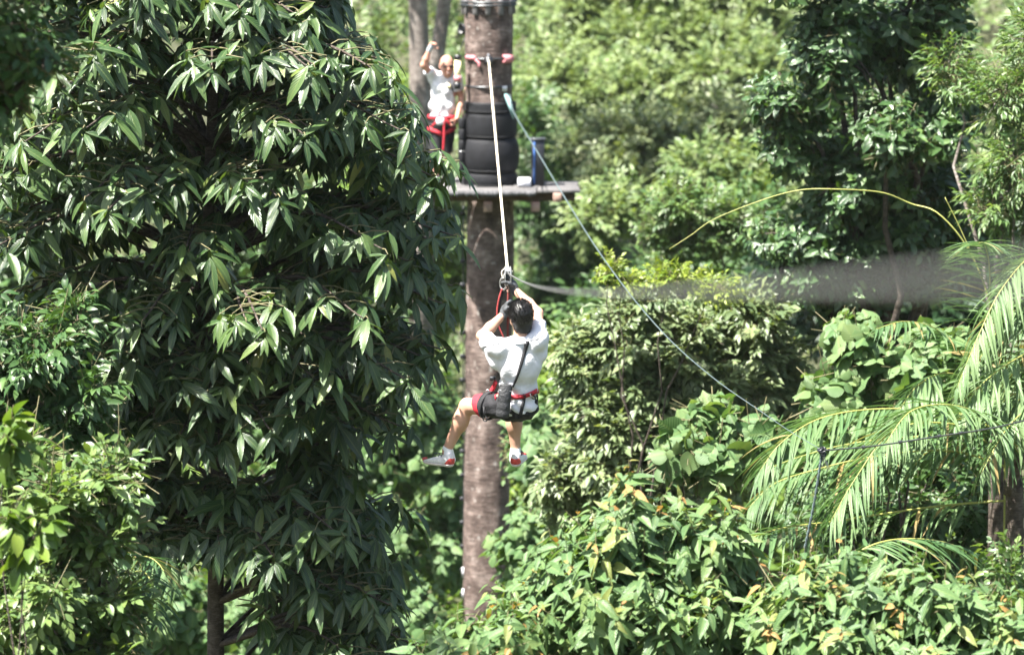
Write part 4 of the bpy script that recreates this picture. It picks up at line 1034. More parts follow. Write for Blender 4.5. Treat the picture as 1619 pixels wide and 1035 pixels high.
# hanging things left of the trunk
ht = thing('padded_tube', 'cream and pink padded tube with black ends hanging left of the trunk', 'tube', at(723, 140, TY - 0.25))
p0, p1 = at(723, 141, TY - 0.25), at(724, 87, TY - 0.25)
L_ = np.linalg.norm(p1 - p0)
part('sleeve', lathe(p0, [(0.0, L_ * 0.2), (0.042, L_ * 0.2), (0.042, L_ * 0.86), (0.0, L_ * 0.86)], 16, p1 - p0), ht, M_YELLOW)
part('band', lathe(p0, [(0.038, L_ * 0.22), (0.0445, L_ * 0.22), (0.0445, L_ * 0.40), (0.038, L_ * 0.40)], 16, p1 - p0), ht, M_PINK)
part('end_cap', lathe(p0, [(0.0, 0.0), (0.045, 0.0), (0.046, L_ * 0.2), (0.0, L_ * 0.2)], 16, p1 - p0), ht, M_BLACK)
part('end_cap', lathe(p0, [(0.0, L_ * 0.86), (0.046, L_ * 0.86), (0.045, L_), (0.0, L_)], 16, p1 - p0), ht, M_BLACK)
part('hanging_cord', tube([p1, at(735, 60, TY - 0.28)], 0.006, 6), ht, M_BLACK)
sv = thing('segmented_sleeve', 'black segmented hanging sleeve between the man and the tyres', 'sleeve', at(731, 285, TY - 0.15))
q0, q1 = at(730, 274, TY - 0.15), at(731, 186, TY - 0.15)
L_ = np.linalg.norm(q1 - q0)
for k in range(5):
    a, b = L_ * (k / 5 + 0.004), L_ * ((k + 1) / 5 - 0.006)
    part('segment', lathe(q0, [(0.0, a), (0.044, a), (0.05, a + 0.015), (0.05, b - 0.015), (0.044, b), (0.0, b)], 16, q1 - q0), sv, M_RUBBER)
part('ring', torus(q0 + (q1 - q0) * 0.4, 0.051, 0.004, q1 - q0, 16, 6), sv, M_STEEL)
part('hanging_cord', tube(smooth_line([q1, at(733, 160, TY - 0.2), at(736, 139, TY - 0.3)], 8), 0.012, 8), sv, M_BEAMEND)
part('hanging_cord', tube(smooth_line([q0, at(730, 285, TY - 0.15), at(730, 294, TY - 0.15)], 5), 0.01, 8), sv, M_BLACK)

# rope ladder of black pegs down the left of the trunk
lad = thing('peg_ladder', 'cord of black climbing pegs running down the left of the trunk', 'ladder', (at(731, 950, TY)[0], TY - 0.05, at(731, 960, TY)[2]))
part('cord', tube([at(732.5, y, TY - 0.05) for y in np.linspace(310, 975, 12)], 0.008, 6), lad, M_DARKSTEEL)
for y in np.arange(338, 960, 37.5):
    part('peg', box(at(731.5, y, TY - 0.05), (0.036, 0.028, 0.026), None, 0.006), lad, M_BLACK, smooth=False)
for y0, y1 in ((896, 912), (930, 946)):
    part('white_sheath', tube([at(732.3, y0, TY - 0.09), at(732.3, y1, TY - 0.09)], 0.016, 8), lad, M_GREY)

# ------------------------------------------------------------------ cables
zl = thing('zip_line', 'cream zip line cable running from trunk sling past the rider', 'cable', A0)
TR = at(803, 432, 25.32)
part('cable', tube(smooth_line([A0 + [0, -0.06, -0.02], A0 * 0.5 + TR * 0.5 + [0, 0, -0.02], TR], 24), 0.0110, 8), zl, M_ROPE)
def near_y(px): return 1970.0 / (px - 724.0)
npt = [(806, 434), (822, 443), (845, 452), (880, 459), (940, 463.5), (1040, 462), (1160, 458), (1300, 451), (1450, 444), (1619, 436), (1900, 424)]
part('cable', tube(smooth_line([TR] + [at(px, py, min(25.0, near_y(px))) for px, py in npt], 90), 0.0047, 8), zl, M_GREYCABLE)
sc_ = thing('guy_cable', 'pale sagging cable slanting from the trunk down to the right', 'cable', at(806, 160, TY - 0.2))
gp = [(806, 150, TY - 0.25), (812, 177, 43.0), (850, 241, 39.8), (900, 324, 36), (947, 398, 33), (1000, 470, 30.8), (1060, 538, 29.2), (1130, 599, 27.6), (1200, 648, 26.2), (1250, 682, 25.2), (1301, 712, 24.2)]
GP = smooth_line([at(*p) for p in gp], 60)
part('cable', tube(GP, np.linspace(0.008, 0.0022, 60), 8), sc_, M_CABLE)
part('frayed_end', tube(smooth_line([at(799, 150, TY - 0.3), at(804, 160, TY - 0.42), at(808, 172, TY - 0.5), at(812, 188, TY - 0.45)], 10), [0.02, 0.035, 0.03, 0.04, 0.03, 0.035, 0.028, 0.022, 0.018, 0.01], 8), sc_, M_TEAL)
rb = thing('tail_rope', 'thin dark knotted rope from the cable joint to the right edge', 'rope', at(1301, 712, 24.2))
rpts = smooth_line([at(1301, 712, 24.2), at(1380, 705, 23.6), at(1480, 690, 23), at(1560, 678, 22.4), at(1625, 663, 22), at(1900, 590, 20.5)], 50)
part('line', tube(rpts, 0.0055, 6), rb, M_DARKSTEEL)
for f in (0.17, 0.29, 0.41, 0.50):
    c = rpts[int(f * 49)]
    part('knot', join([torus(c, 0.009, 0.006, unit([1, 0.3, 0.2]), 10, 6), torus(c + [0.012, 0, 0.004], 0.008, 0.005, unit([1, -0.5, 0.3]), 10, 6)]), rb, M_DARKSTEEL)
jt = thing('cable_joint', 'black knotted shackle joint where cable and ropes meet', 'joint', at(1301, 712, 24.2))
rj = np.random.RandomState(4)
part('shackle', join([torus(at(1301 + rj.normal(0, 3), 712 + rj.normal(0, 3), 24.18), 0.018, 0.006, unit(rj.normal(size=3)), 14, 6) for _ in range(7)]), jt, M_BLACK)
part('loose_strands', join([tube(smooth_line([at(1301, 714, 24.2), at(1302 + rj.normal(0, 3), 726, 24.2), at(1303 + rj.normal(0, 5), 738 + rj.uniform(-6, 8), 24.2)], 8), 0.002, 4) for _ in range(7)]), jt, M_STEEL, 'stuff')
hr = thing('hanging_rope', 'dark twisted rope hanging down from the cable joint into the shrubs', 'rope', at(1268, 900, 24.2))
hp = smooth_line([at(1300, 715, 24.2), at(1296, 740, 24.2), at(1288, 790, 24.2), at(1278, 840, 24.2), at(1268, 890, 24.2), at(1258, 960, 24.2), at(1250, 1060, 24.2)], 80)
tw = np.arange(80) * 1.1
part('strand', tube(hp + np.stack([0.006 * np.cos(tw), 0.006 * np.sin(tw), 0 * tw], 1), 0.006, 6), hr, M_DARKTEAL)
part('strand', tube(hp - np.stack([0.006 * np.cos(tw), 0.006 * np.sin(tw), 0 * tw], 1), 0.006, 6), hr, M_DARKTEAL)

# ------------------------------------------------------------------ figures: distance fields turned into one surface
def smin(a, b, k):
    h = np.clip(0.5 + 0.5 * (b - a) / k, 0, 1)
    return b * (1 - h) + a * h - k * h * (1 - h)
class Field:
    """A smooth union of tapered limbs and ellipsoids on a grid."""
    def __init__(self, lo, hi, h):
        self.lo = np.asarray(lo, float); self.h = h
        self.n = np.ceil((np.asarray(hi) - self.lo) / h).astype(int) + 1
        self.g = np.full(self.n, 1.0, np.float32)
    def window(self, a, b, pad):
        i0 = np.clip(((np.minimum(a, b) - pad - self.lo) / self.h).astype(int), 0, self.n - 1)
        i1 = np.clip(((np.maximum(a, b) + pad - self.lo) / self.h).astype(int) + 2, 1, self.n)
        sl = tuple(slice(int(x), int(y)) for x, y in zip(i0, i1))
        ax = [self.lo[k] + np.arange(sl[k].start, sl[k].stop) * self.h for k in range(3)]
        return sl, np.stack(np.meshgrid(*ax, indexing='ij'), -1)
    def put(self, sl, d, k, op='add'):
        if op == 'add':
            self.g[sl] = smin(self.g[sl], d, k) if k > 0 else np.minimum(self.g[sl], d)
        else:
            self.g[sl] = -smin(-self.g[sl], d, k)
    def cone(self, a, b, r0, r1, k=0.02, op='add'):
        a = np.asarray(a, float); b = np.asarray(b, float)
        sl, P = self.window(a, b, max(r0, r1) + 3 * k + 0.03)
        ab = b - a; t = np.clip(((P - a) @ ab) / max(ab @ ab, 1e-9), 0, 1)
        d = np.linalg.norm(P - a - t[..., None] * ab, axis=-1) - (r0 + (r1 - r0) * t)
        self.put(sl, d, k, op)
    def ell(self, c, r, k=0.03, rot=None, op='add'):
        c = np.asarray(c, float); r = np.asarray(r, float)
        m = r.max() + 3 * k + 0.03
        sl, P = self.window(c, c, m)
        q = P - c
        if rot is not None: q = q @ np.asarray(rot)
        k0 = np.linalg.norm(q / r, axis=-1); k1 = np.linalg.norm(q / (r * r), axis=-1)
        d = k0 * (k0 - 1) / np.maximum(k1, 1e-6)
        self.put(sl, d, k, op)
    def all_points(self):
        ax = [self.lo[k] + np.arange(self.n[k]) * self.h for k in range(3)]
        return np.stack(np.meshgrid(*ax, indexing='ij'), -1)
    def cut(self, p, nrm, k=0.004):
        """Remove what lies on the side nrm points to."""
        P = self.all_points(); d = (P - np.asarray(p)) @ unit(nrm)
        self.g = -smin(-self.g, -d.astype(np.float32), k)
    def mesh(self):
        g = self.g; n = np.array(g.shape); s = g < 0
        c = sum((s[i:n[0] - 1 + i, j:n[1] - 1 + j, k:n[2] - 1 + k]).astype(np.int8) for i in (0, 1) for j in (0, 1) for k in (0, 1))
        act = np.argwhere((c > 0) & (c < 8))
        idx = np.full(n - 1, -1, np.int64); idx[tuple(act.T)] = np.arange(len(act))
        acc = np.zeros((len(act), 3)); cnt = np.zeros(len(act))
        cor = [(i, j, k) for i in (0, 1) for j in (0, 1) for k in (0, 1)]
        for a in cor:
            for ax in range(3):
                if a[ax] == 1: continue
                b = list(a); b[ax] = 1
                va = g[tuple((act + a).T)]; vb = g[tuple((act + b).T)]
                m = (va < 0) != (vb < 0)
                t = va[m] / (va[m] - vb[m])
                p = act[m] + np.array(a, float); p[:, ax] += t
                acc[m] += p; cnt[m] += 1
        V = self.lo + acc / cnt[:, None] * self.h
        Q = []
        for ax in range(3):
            o1, o2 = (ax + 1) % 3, (ax + 2) % 3
            sa = [slice(0, n[d] - 1) if d == ax else slice(1, n[d] - 1) for d in range(3)]
            sb = [slice(1, n[d]) if d == ax else slice(1, n[d] - 1) for d in range(3)]
            A, B = s[tuple(sa)], s[tuple(sb)]
            for flip in (False, True):
                e = np.argwhere((A & ~B) if not flip else (~A & B))
                if not len(e): continue
                e = e.copy(); e[:, o1] += 1; e[:, o2] += 1
                def cell(d1, d2):
                    q = e.copy(); q[:, o1] -= d1; q[:, o2] -= d2
                    return idx[tuple(q.T)]
                f = np.stack([cell(1, 1), cell(0, 1), cell(0, 0), cell(1, 0)], 1)
                Q.append(f[:, ::-1] if flip else f)
        Q = np.concatenate(Q)
        return V, Q[(Q >= 0).all(1)]
def fpart(name, F, parent, mat, base=None):
    V, Q = F.mesh()
    return link(name, build_mesh(name, V, Q, mat), parent)
def skin_mat(name, col):
    m, n, p, out = mat_nodes(name)
    tc = n.nodes.new('ShaderNodeTexCoord')
    no = n.nodes.new('ShaderNodeTexNoise'); no.inputs['Scale'].default_value = 9; no.inputs['Detail'].default_value = 5
    n.links.new(tc.outputs['Object'], no.inputs['Vector'])
    c = np.array(col)
    r = ramp(n, [(0.3, tuple(c * [0.93, 0.86, 0.84])), (0.7, tuple(np.minimum(c * 1.06, 1)))])
    n.links.new(no.outputs[0], r.inputs[0]); n.links.new(r.outputs[0], p.inputs['Base Color'])
    p.inputs['Roughness'].default_value = 0.5; p.inputs['Specular IOR Level'].default_value = 0.4
    p.inputs['Subsurface Weight'].default_value = 0.15
    p.inputs['Subsurface Radius'].default_value = (0.02, 0.008, 0.004)
    p.inputs['Subsurface Scale'].default_value = 0.4
    return m
SKIN_A = skin_mat('tan_skin', (0.50, 0.30, 0.215))
SKIN_B = skin_mat('ruddy_skin', (0.50, 0.27, 0.20))
M_HAIR = plain('black_hair', (0.012, 0.011, 0.011), 0.42, var=0.4, scale=80, spec=0.6)
M_SHOE = plain('white_shoe_mesh', (0.72, 0.71, 0.72), 0.7, var=0.12, scale=70, bump=0.4, bscale=150)
M_SHOERED = plain('red_shoe_heel', (0.50, 0.055, 0.045), 0.55, var=0.3, scale=40)
M_SOLE = plain('pale_shoe_sole', (0.66, 0.60, 0.58), 0.7, var=0.12, scale=40)
M_SOCK = plain('white_sock', (0.78, 0.78, 0.79), 0.9, var=0.06, scale=60, bump=0.4, bscale=150)
M_GLOVE = plain('grey_black_glove', (0.045, 0.05, 0.055), 0.75, var=0.6, scale=26, bump=0.3, bscale=90)
M_GLOVE2 = plain('grey_wrist_band', (0.36, 0.40, 0.43), 0.7, var=0.2)
M_LENS = plain('dark_lens', (0.008, 0.008, 0.010), 0.15, var=0.1, spec=0.8)
M_LIP = plain('lips', (0.42, 0.12, 0.10), 0.5, var=0.15)
M_TEETH = plain('teeth', (0.75, 0.72, 0.66), 0.3, var=0.05)
M_EYE = plain('eye_white', (0.7, 0.68, 0.66), 0.25, var=0.05)
M_STUBBLE = plain('grey_hair', (0.36, 0.26, 0.215), 0.8, var=0.2, scale=120)

def hand(F, wrist, d, nrm, curl, k=0.005, sc=1.0, side=1, grow=0.0):
    """Palm, four unequal bent fingers and a thumb. d: towards the knuckles, nrm: out of the palm, side: thumb side."""
    d = unit(d); nrm = unit(nrm - d * (np.dot(nrm, d))); s = np.cross(d, nrm) * side
    w = np.asarray(wrist, float)
    pal = w + d * 0.045 * sc
    F.cone(w, pal, 0.026 * sc + grow, 0.03 * sc + grow, 0.012)
    R_ = rot_from(s, d, np.cross(s, d))
    F.ell(pal + d * 0.008 * sc, (0.041 * sc + grow, 0.05 * sc + grow, 0.016 * sc + grow), 0.012, R_)
    for j, (off, ln) in enumerate(((0.030, 0.072), (0.010, 0.080), (-0.010, 0.075), (-0.029, 0.060))):
        p = w + d * (0.088 - 0.004 * j) * sc + s * off * sc
        dd = unit(d + s * 0.12 * (1.5 - j) / 1.5)
        for i, f in enumerate((0.45, 0.32, 0.23)):
            a = curl * (0.75 + 0.35 * i) * (i + 0.6)
            q = p + (dd * math.cos(a) + nrm * math.sin(a)) * ln * f * sc
            F.cone(p, q, (0.0088 - 0.0006 * i) * sc + grow, (0.0084 - 0.0008 * i) * sc + grow, k if i else 0.008)
            p = q
    p = w + d * 0.03 * sc + s * 0.032 * sc
    for i, (ln, a) in enumerate(((0.038, 0.5), (0.03, 0.9), (0.024, 1.2))):
        c = a * min(1, 0.35 + curl * 0.6)
        q = p + (unit(s * (0.75 - 0.3 * i) + d * 0.7) * math.cos(c) + nrm * math.sin(c)) * ln * sc
        F.cone(p, q, (0.0115 - 0.001 * i) * sc + grow, (0.0108 - 0.0012 * i) * sc + grow, 0.008)
        p = q
def head(F, c, fwd, up, rw, rd, rh, nose=True):
    f = unit(fwd); u = unit(np.asarray(up) - f * np.dot(up, f)); s = np.cross(f, u)
    R_ = rot_from(s, f, u)
    F.ell(c + u * 0.25 * rh - f * 0.05 * rd, (rw, rd, rh * 0.78), 0.02, R_)           # skull
    F.ell(c - u * 0.35 * rh + f * 0.12 * rd, (rw * 0.80, rd * 0.80, rh * 0.62), 0.03, R_)   # face
    F.ell(c - u * 0.80 * rh + f * 0.45 * rd, (rw * 0.42, rd * 0.34, rh * 0.2), 0.03, R_)    # chin
    for sg in (-1, 1):
        F.ell(c - u * 0.08 * rh + s * sg * rw * 1.0 - f * 0.02, (0.010, 0.020, 0.032), 0.008, R_)   # ears
        F.ell(c - u * 0.22 * rh + s * sg * rw * 0.52 + f * rd * 0.66, (0.024, 0.018, 0.02), 0.015, R_)  # cheekbone
        F.ell(c + u * 0.05 * rh + s * sg * rw * 0.40 + f * rd * 0.93, (0.017, 0.012, 0.012), 0.008, R_, op='sub')  # eye sockets
    F.cone(c + u * 0.06 * rh + f * rd * 0.84, c - u * 0.24 * rh + f * rd * 1.06, 0.010, 0.015, 0.008)   # nose
    F.cone(c + u * 0.14 * rh + f * rd * 0.82 - s * rw * 0.5, c + u * 0.14 * rh + f * rd * 0.82 + s * rw * 0.5, 0.011, 0.011, 0.012)  # brow
    return f, u, s
def face_parts(parent, base, c, f, u, s, rw, rd, rh, smile=False, glasses=False):
    def P(a, b, d): return c + u * a * rh + s * b * rw + f * d * rd
    for sg in (-1, 1):
        o = link('eye', build_mesh('eye', *lathe(P(0.04, 0.40 * sg, 0.80), [(0.0, -0.012), (0.009, -0.009), (0.012, 0), (0.009, 0.009), (0.0, 0.012)], 12, f), M_EYE), parent)
        link('iris', build_mesh('iris', *lathe(P(0.04, 0.40 * sg, 0.80), [(0.0055, 0.0095), (0.004, 0.0122), (0.0, 0.0126)], 10, f), M_HAIR), o)
    mo = link('mouth', build_mesh('mouth', *tube(smooth_line([P(-0.50 + (0.06 if smile else 0.01), -0.34, 0.80), P(-0.55, -0.15, 0.915), P(-0.555, 0, 0.935), P(-0.55, 0.15, 0.915), P(-0.50 + (0.06 if smile else 0.01), 0.34, 0.80)], 12), np.concatenate([np.linspace(0.004, 0.0085, 6), np.linspace(0.0085, 0.004, 6)]), 8), M_LIP), parent)
    if smile:
        link('teeth', build_mesh('teeth', *tube(smooth_line([P(-0.515, -0.24, 0.875), P(-0.54, 0, 0.985), P(-0.515, 0.24, 0.875)], 9), 0.0045, 6), M_TEETH), mo)
    for sg in (-1, 1):
        link('eyebrow', build_mesh('eyebrow', *tube(smooth_line([P(0.19, 0.18 * sg, 0.93), P(0.24, 0.42 * sg, 0.88), P(0.19, 0.66 * sg, 0.70)], 7), 0.004, 5), M_STUBBLE if smile else M_HAIR), parent)
def shoe(parent, name, base, heel, toe_dir, up, ankle, mesh_h=0.005):
    f = unit(toe_dir); u = unit(np.asarray(up) - f * np.dot(up, f)); s = np.cross(f, u)
    hl = np.asarray(heel, float)
    lo = np.minimum.reduce([hl - 0.12, hl + f * 0.27 - 0.1]); hi = np.maximum.reduce([hl + 0.14, hl + f * 0.27 + 0.12, np.asarray(ankle) + 0.06])
    R_ = rot_from(s, f, u)
    def upper(F, g):
        F.ell(hl + f * 0.03 + u * 0.045, (0.038 + g, 0.047 + g, 0.056 + g), 0.02, R_)
        F.ell(hl + f * 0.12 + u * 0.036, (0.043 + g, 0.085 + g, 0.052 + g), 0.02, R_)
        F.ell(hl + f * 0.185 + u * 0.038, (0.050 + g, 0.072 + g, 0.052 + g), 0.02, R_)
    F = Field(lo, hi, mesh_h); upper(F, 0); F.cone(hl + f * 0.04 + u * 0.05, hl + f * 0.035 + u * 0.088, 0.036, 0.033, 0.02)
    F.cut(hl + u * 0.018, -u, 0.003); F.cut(hl + f * 0.035 + u * 0.096, u + f * 0.35, 0.004)
    sh = fpart(name, F, parent, M_SHOE)
    F = Field(lo, hi, mesh_h); upper(F, 0.007); F.cut(hl + u * 0.017, u, 0.002); F.cut(hl - u * 0.004, -u, 0.003); fpart('sole', F, sh, M_SOLE)
    F = Field(lo, hi, mesh_h); upper(F, 0.0045); F.cut(hl + u * 0.018, -u, 0.002); F.cut(hl + u * 0.066, u - f * 0.2, 0.003); F.cut(hl + f * 0.062, f + u * 0.9, 0.004); fpart('heel_panel', F, sh, M_SHOERED)
    F = Field(lo, hi, mesh_h); upper(F, 0.004); F.cut(hl + u * 0.018, -u, 0.002); F.cut(hl + u * 0.040, u, 0.003); F.cut(hl + f * 0.240, -f, 0.003); fpart('toe_panel', F, sh, M_SHOERED)
    for t in (0.075, 0.10, 0.125, 0.15):
        c = hl + f * t + u * (0.092 - 0.12 * (t - 0.07))
        link('lace', build_mesh('lace', *tube(smooth_line([c - s * 0.034 - u * 0.022, c - s * 0.018, c + u * 0.001, c + s * 0.018, c + s * 0.034 - u * 0.022], 9), 0.0035, 5), M_DARKSTEEL), sh)
    return sh
def drape(parent_obj, pts, Y, off=0.006, n=20):
    """Points on the surface of an already built part that lie towards the given side, lifted by off."""
    me = parent_obj.data; b = base_of(parent_obj)
    bv = BVHTree.FromPolygons([tuple(v.co) for v in me.vertices], [tuple(p.vertices) for p in me.polygons])
    P = smooth_line(np.array([(a[0], a[1], 0) for a in pts], float), n)
    out, nr = [], []
    for q in P:
        w = at(q[0], q[1], Y); d = unit(w - CAM)
        h = bv.ray_cast(Vector(w - d * 1.5 - b), Vector(d), 4)
        if h[0] is None:
            h = bv.find_nearest(Vector(w - b))
        out.append(np.array(h[0]) + np.array(h[1]) * off + b); nr.append(np.array(h[1]))
    return np.array(out), np.array(nr)

# ------------------------------------------------------------------ the rider
ZY = 25.0
def Z(px, py, dy=0.0): return at(px, py, ZY + dy)
zb = Z(815, 640)
rider = thing('person', 'rider hanging from the zip line in white polo and black shorts, seen from behind', 'person', zb)
def zr(px, py, dy=0.0): return Z(px, py, dy) - zb
J = dict(neck=zr(824, 537, -0.085), head=zr(823.5, 502, -0.06), ls=zr(786, 551, -0.08), le=zr(762, 531, 0.14), lw=zr(796, 497, 0.26), rs=zr(850, 540, -0.08), re=zr(850, 495, 0.12), rw=zr(814, 458, 0.27),
         lh=zr(797, 640, 0.05), lk=zr(739, 642, 0.32), la=zr(707, 711, 0.36), rh=zr(829, 642, 0.05), rk=zr(812, 650, 0.44), ra=zr(815, 711, 0.46))
FWD = np.array([-0.12, 1.0, 0.05])
lo, hi = np.array([-0.70, -0.22, -0.62]), np.array([0.36, 0.68, 0.98])
F = Field(lo, hi, 0.006)
F.ell(zr(820, 575, -0.04), (0.145, 0.095, 0.17), 0.05); F.ell(zr(817, 615, 0.01), (0.125, 0.09, 0.14), 0.05); F.ell(zr(814, 643, 0.04), (0.145, 0.105, 0.10), 0.05)
F.cone(J['ls'], J['rs'], 0.05, 0.05, 0.05)
F.cone(J['neck'] - [0, 0, 0.03], J['head'] - [0, 0, 0.05], 0.058, 0.052, 0.03)
for a, b, c in (('ls', 'le', 'lw'), ('rs', 're', 'rw')):
    F.cone(J[a], J[b], 0.050, 0.040, 0.03); F.cone(J[b], J[b] * 0.6 + J[c] * 0.4, 0.040, 0.041, 0.02); F.cone(J[b] * 0.6 + J[c] * 0.4, J[c], 0.041, 0.026, 0.02)
hd_f, hd_u = unit([-0.25, 1, 0.18]), np.array([-0.08, -0.15, 1.0])
f_, u_, s_ = head(F, J['head'], hd_f, hd_u, 0.078, 0.098, 0.118)
for a, b, c in (('lh', 'lk', 'la'), ('rh', 'rk', 'ra')):
    F.cone(J[a], J[b], 0.088, 0.058, 0.04); F.ell(J[b] + [0, 0.012, 0.0], (0.058, 0.058, 0.06), 0.02)
    cf_ = J[b] * 0.68 + J[c] * 0.32
    F.cone(J[b], cf_, 0.052, 0.056, 0.03); F.cone(cf_, J[c], 0.055, 0.034, 0.03)
    F.ell(cf_ + np.array([0, -0.02, 0.0]), (0.05, 0.05, 0.085), 0.03)
    F.cone(J[c], J[c] - [0, 0, 0.05], 0.034, 0.036, 0.02)
lhd = unit(zr(801, 482, 0.28) - J['lw']); rhd = unit(zr(808, 444, 0.29) - J['rw'])
hand(F, J['lw'], lhd, np.array([1.0, 0.1, 0.0]), 1.15, side=-1)
hand(F, J['rw'], rhd, np.array([-1.0, 0.1, 0.0]), 1.15, side=1)
body = fpart('body', F, rider, SKIN_A)
# hair: a cap with short spiky locks
F = Field(J['head'] - 0.2, J['head'] + 0.2, 0.006)
R_h = rot_from(s_, f_, u_)
F.ell(J['head'] + u_ * 0.036 - f_ * 0.010, (0.087, 0.103, 0.098), 0.02, R_h); F.ell(J['head'] - u_ * 0.030 - f_ * 0.048, (0.068, 0.058, 0.085), 0.03, R_h)
F.cut(J['head'] + f_ * 0.075 + u_ * 0.03, f_ - u_ * 0.9, 0.01)
F.cut(J['head'] - u_ * 0.115, -u_, 0.01)
hair = fpart('hair', F, rider, M_HAIR)
rh_ = np.random.RandomState(21)
hv = np.array([v.co[:] for v in hair.data.vertices]); hn = np.array([v.normal[:] for v in hair.data.vertices])
pick = rh_.choice(len(hv), 1900)
hd_ = hn[pick] * 0.8 + u_ * 0.75 - f_ * 0.25 + rh_.normal(0, 0.22, (1900, 3))
lowm = (hv[pick] - J['head']) @ u_ < -0.02
hd_[lowm] = hn[pick][lowm] * 0.45 - u_ * 0.9 + rh_.normal(0, 0.2, (lowm.sum(), 3))
HL = leaves(hv[pick] - hn[pick] * 0.003, hd_, hn[pick], rh_.uniform(0.016, 0.034, 1900) * np.where(lowm, 0.6, 1), rh_.uniform(0.003, 0.006, 1900), 0.3)
V, T, U, tn = bake(HL, PROTO['tiny'][0])
link('hair_locks', build_mesh('hair_locks', V, T, M_HAIR), hair, 'stuff')
face_parts(rider, zb, J['head'], f_, u_, s_, 0.078, 0.098, 0.118)
# polo shirt
F = Field(lo, hi, 0.006)
F.ell(zr(821, 572, -0.045), (0.168, 0.112, 0.185), 0.05); F.ell(zr(819, 612, 0.01), (0.148, 0.105, 0.15), 0.05); F.ell(zr(818, 641, 0.03), (0.150, 0.120, 0.10), 0.04)
F.cone(zr(792, 548, -0.08), zr(849, 538, -0.08), 0.060, 0.060, 0.05)
F.cone(J['ls'], J['ls'] * 0.22 + J['le'] * 0.78, 0.068, 0.064, 0.05); F.cone(J['rs'], J['rs'] * 0.30 + J['re'] * 0.70, 0.070, 0.064, 0.05)
F.cone(zr(783, 572, -0.03), zr(775, 552, 0.03), 0.05, 0.05, 0.05); F.cone(zr(856, 560, -0.05), zr(856, 535, 0.0), 0.045, 0.05, 0.05)
for a, b, q in (('ls', 'le', 0.72), ('rs', 're', 0.62)):
    P_ = F.all_points(); ax = unit(J[b] - J[a]); p = J[a] * (1 - q) + J[b] * q
    d = (P_ - p) @ ax; near_ = np.linalg.norm(P_ - p, axis=-1) < 0.13
    F.g = np.where(near_, np.maximum(F.g, d), F.g).astype(np.float32)
P_ = F.all_points()
w = (0.0045 * np.sin((P_[..., 2] * 1.0 + P_[..., 0] * 0.55) * 62 + 2.2 * np.sin(P_[..., 0] * 17 + P_[..., 2] * 9)) * np.clip((0.30 - P_[..., 2]) / 0.2, 0.12, 1)
     + 0.0025 * np.sin((P_[..., 2] * 0.8 - P_[..., 0] * 1.2) * 44 + P_[..., 1] * 20) + 0.003 * np.sin(P_[..., 0] * 95 + P_[..., 2] * 22) * np.clip((0.02 - P_[..., 2]) / 0.06, 0, 1))
F.g = (F.g + w).astype(np.float32)
F.cut(zr(818, 654.5, 0), np.array([0.22, 0.0, -1.0]), 0.004)
F.cut(J['neck'] + [0, 0, 0.012], np.array([0.05, 0.35, 1.0]), 0.004) if False else None
shirt = fpart('polo_shirt', F, rider, M_WHITE)
nk = J['neck'] + np.array([0.0, 0.005, 0.0])
link('collar', build_mesh('collar', *lathe(nk - [0, 0, 0.012], [(0.080, -0.015), (0.074, 0.012), (0.066, 0.030), (0.062, 0.034), (0.060, 0.028), (0.066, 0.0), (0.072, -0.02)], 26, unit([-0.05, 0.12, 1])), M_WHITE), shirt)
for k_p, pts in enumerate(([(762, 549), (775, 546), (790, 543), (800, 541)], [(838, 538), (848, 537), (856, 532), (860, 527)])):
    P, N_ = drape(shirt, pts, ZY, 0.0015)
    link('piping', build_mesh('piping', *tube(P - zb, 0.0028, 5), M_WEB), shirt)
# shorts with a red band on the spread leg
F = Field(lo, hi, 0.006)
F.ell(zr(814, 645, 0.04), (0.158, 0.122, 0.098), 0.04)
def toward(a, b, t): return a * (1 - t) + b * t
F.cone(J['lh'], toward(J['lh'], J['lk'], 0.62), 0.100, 0.092, 0.04); F.cone(J['rh'], toward(J['rh'], J['rk'], 0.75), 0.100, 0.090, 0.04)
P_ = F.all_points()
F.g = (F.g + 0.004 * np.sin(P_[..., 0] * 70 + P_[..., 2] * 30) + 0.003 * np.sin(P_[..., 2] * 80 - P_[..., 0] * 25)).astype(np.float32)
ax_l = unit(J['lk'] - J['lh'])
pl_ = toward(J['lh'], J['lk'], 0.50)
d = (P_ - pl_) @ ax_l
F.g = np.where(P_[..., 0] < -0.05, np.maximum(F.g, d), F.g).astype(np.float32)
F.cut(zr(814, 627), np.array([0, 0, 1.0]), 0.004)
fpart('shorts', F, rider, M_SHORTS)
F = Field(lo, hi, 0.006)
F.cone(J['lh'], toward(J['lh'], J['lk'], 0.75), 0.101, 0.090, 0.02)
F.cut(toward(J['lh'], J['lk'], 0.495), -ax_l, 0.002); F.cut(toward(J['lh'], J['lk'], 0.64), ax_l + np.array([0, 0, -0.35]), 0.003)
fpart('red_shorts_hem', F, rider, M_RED)
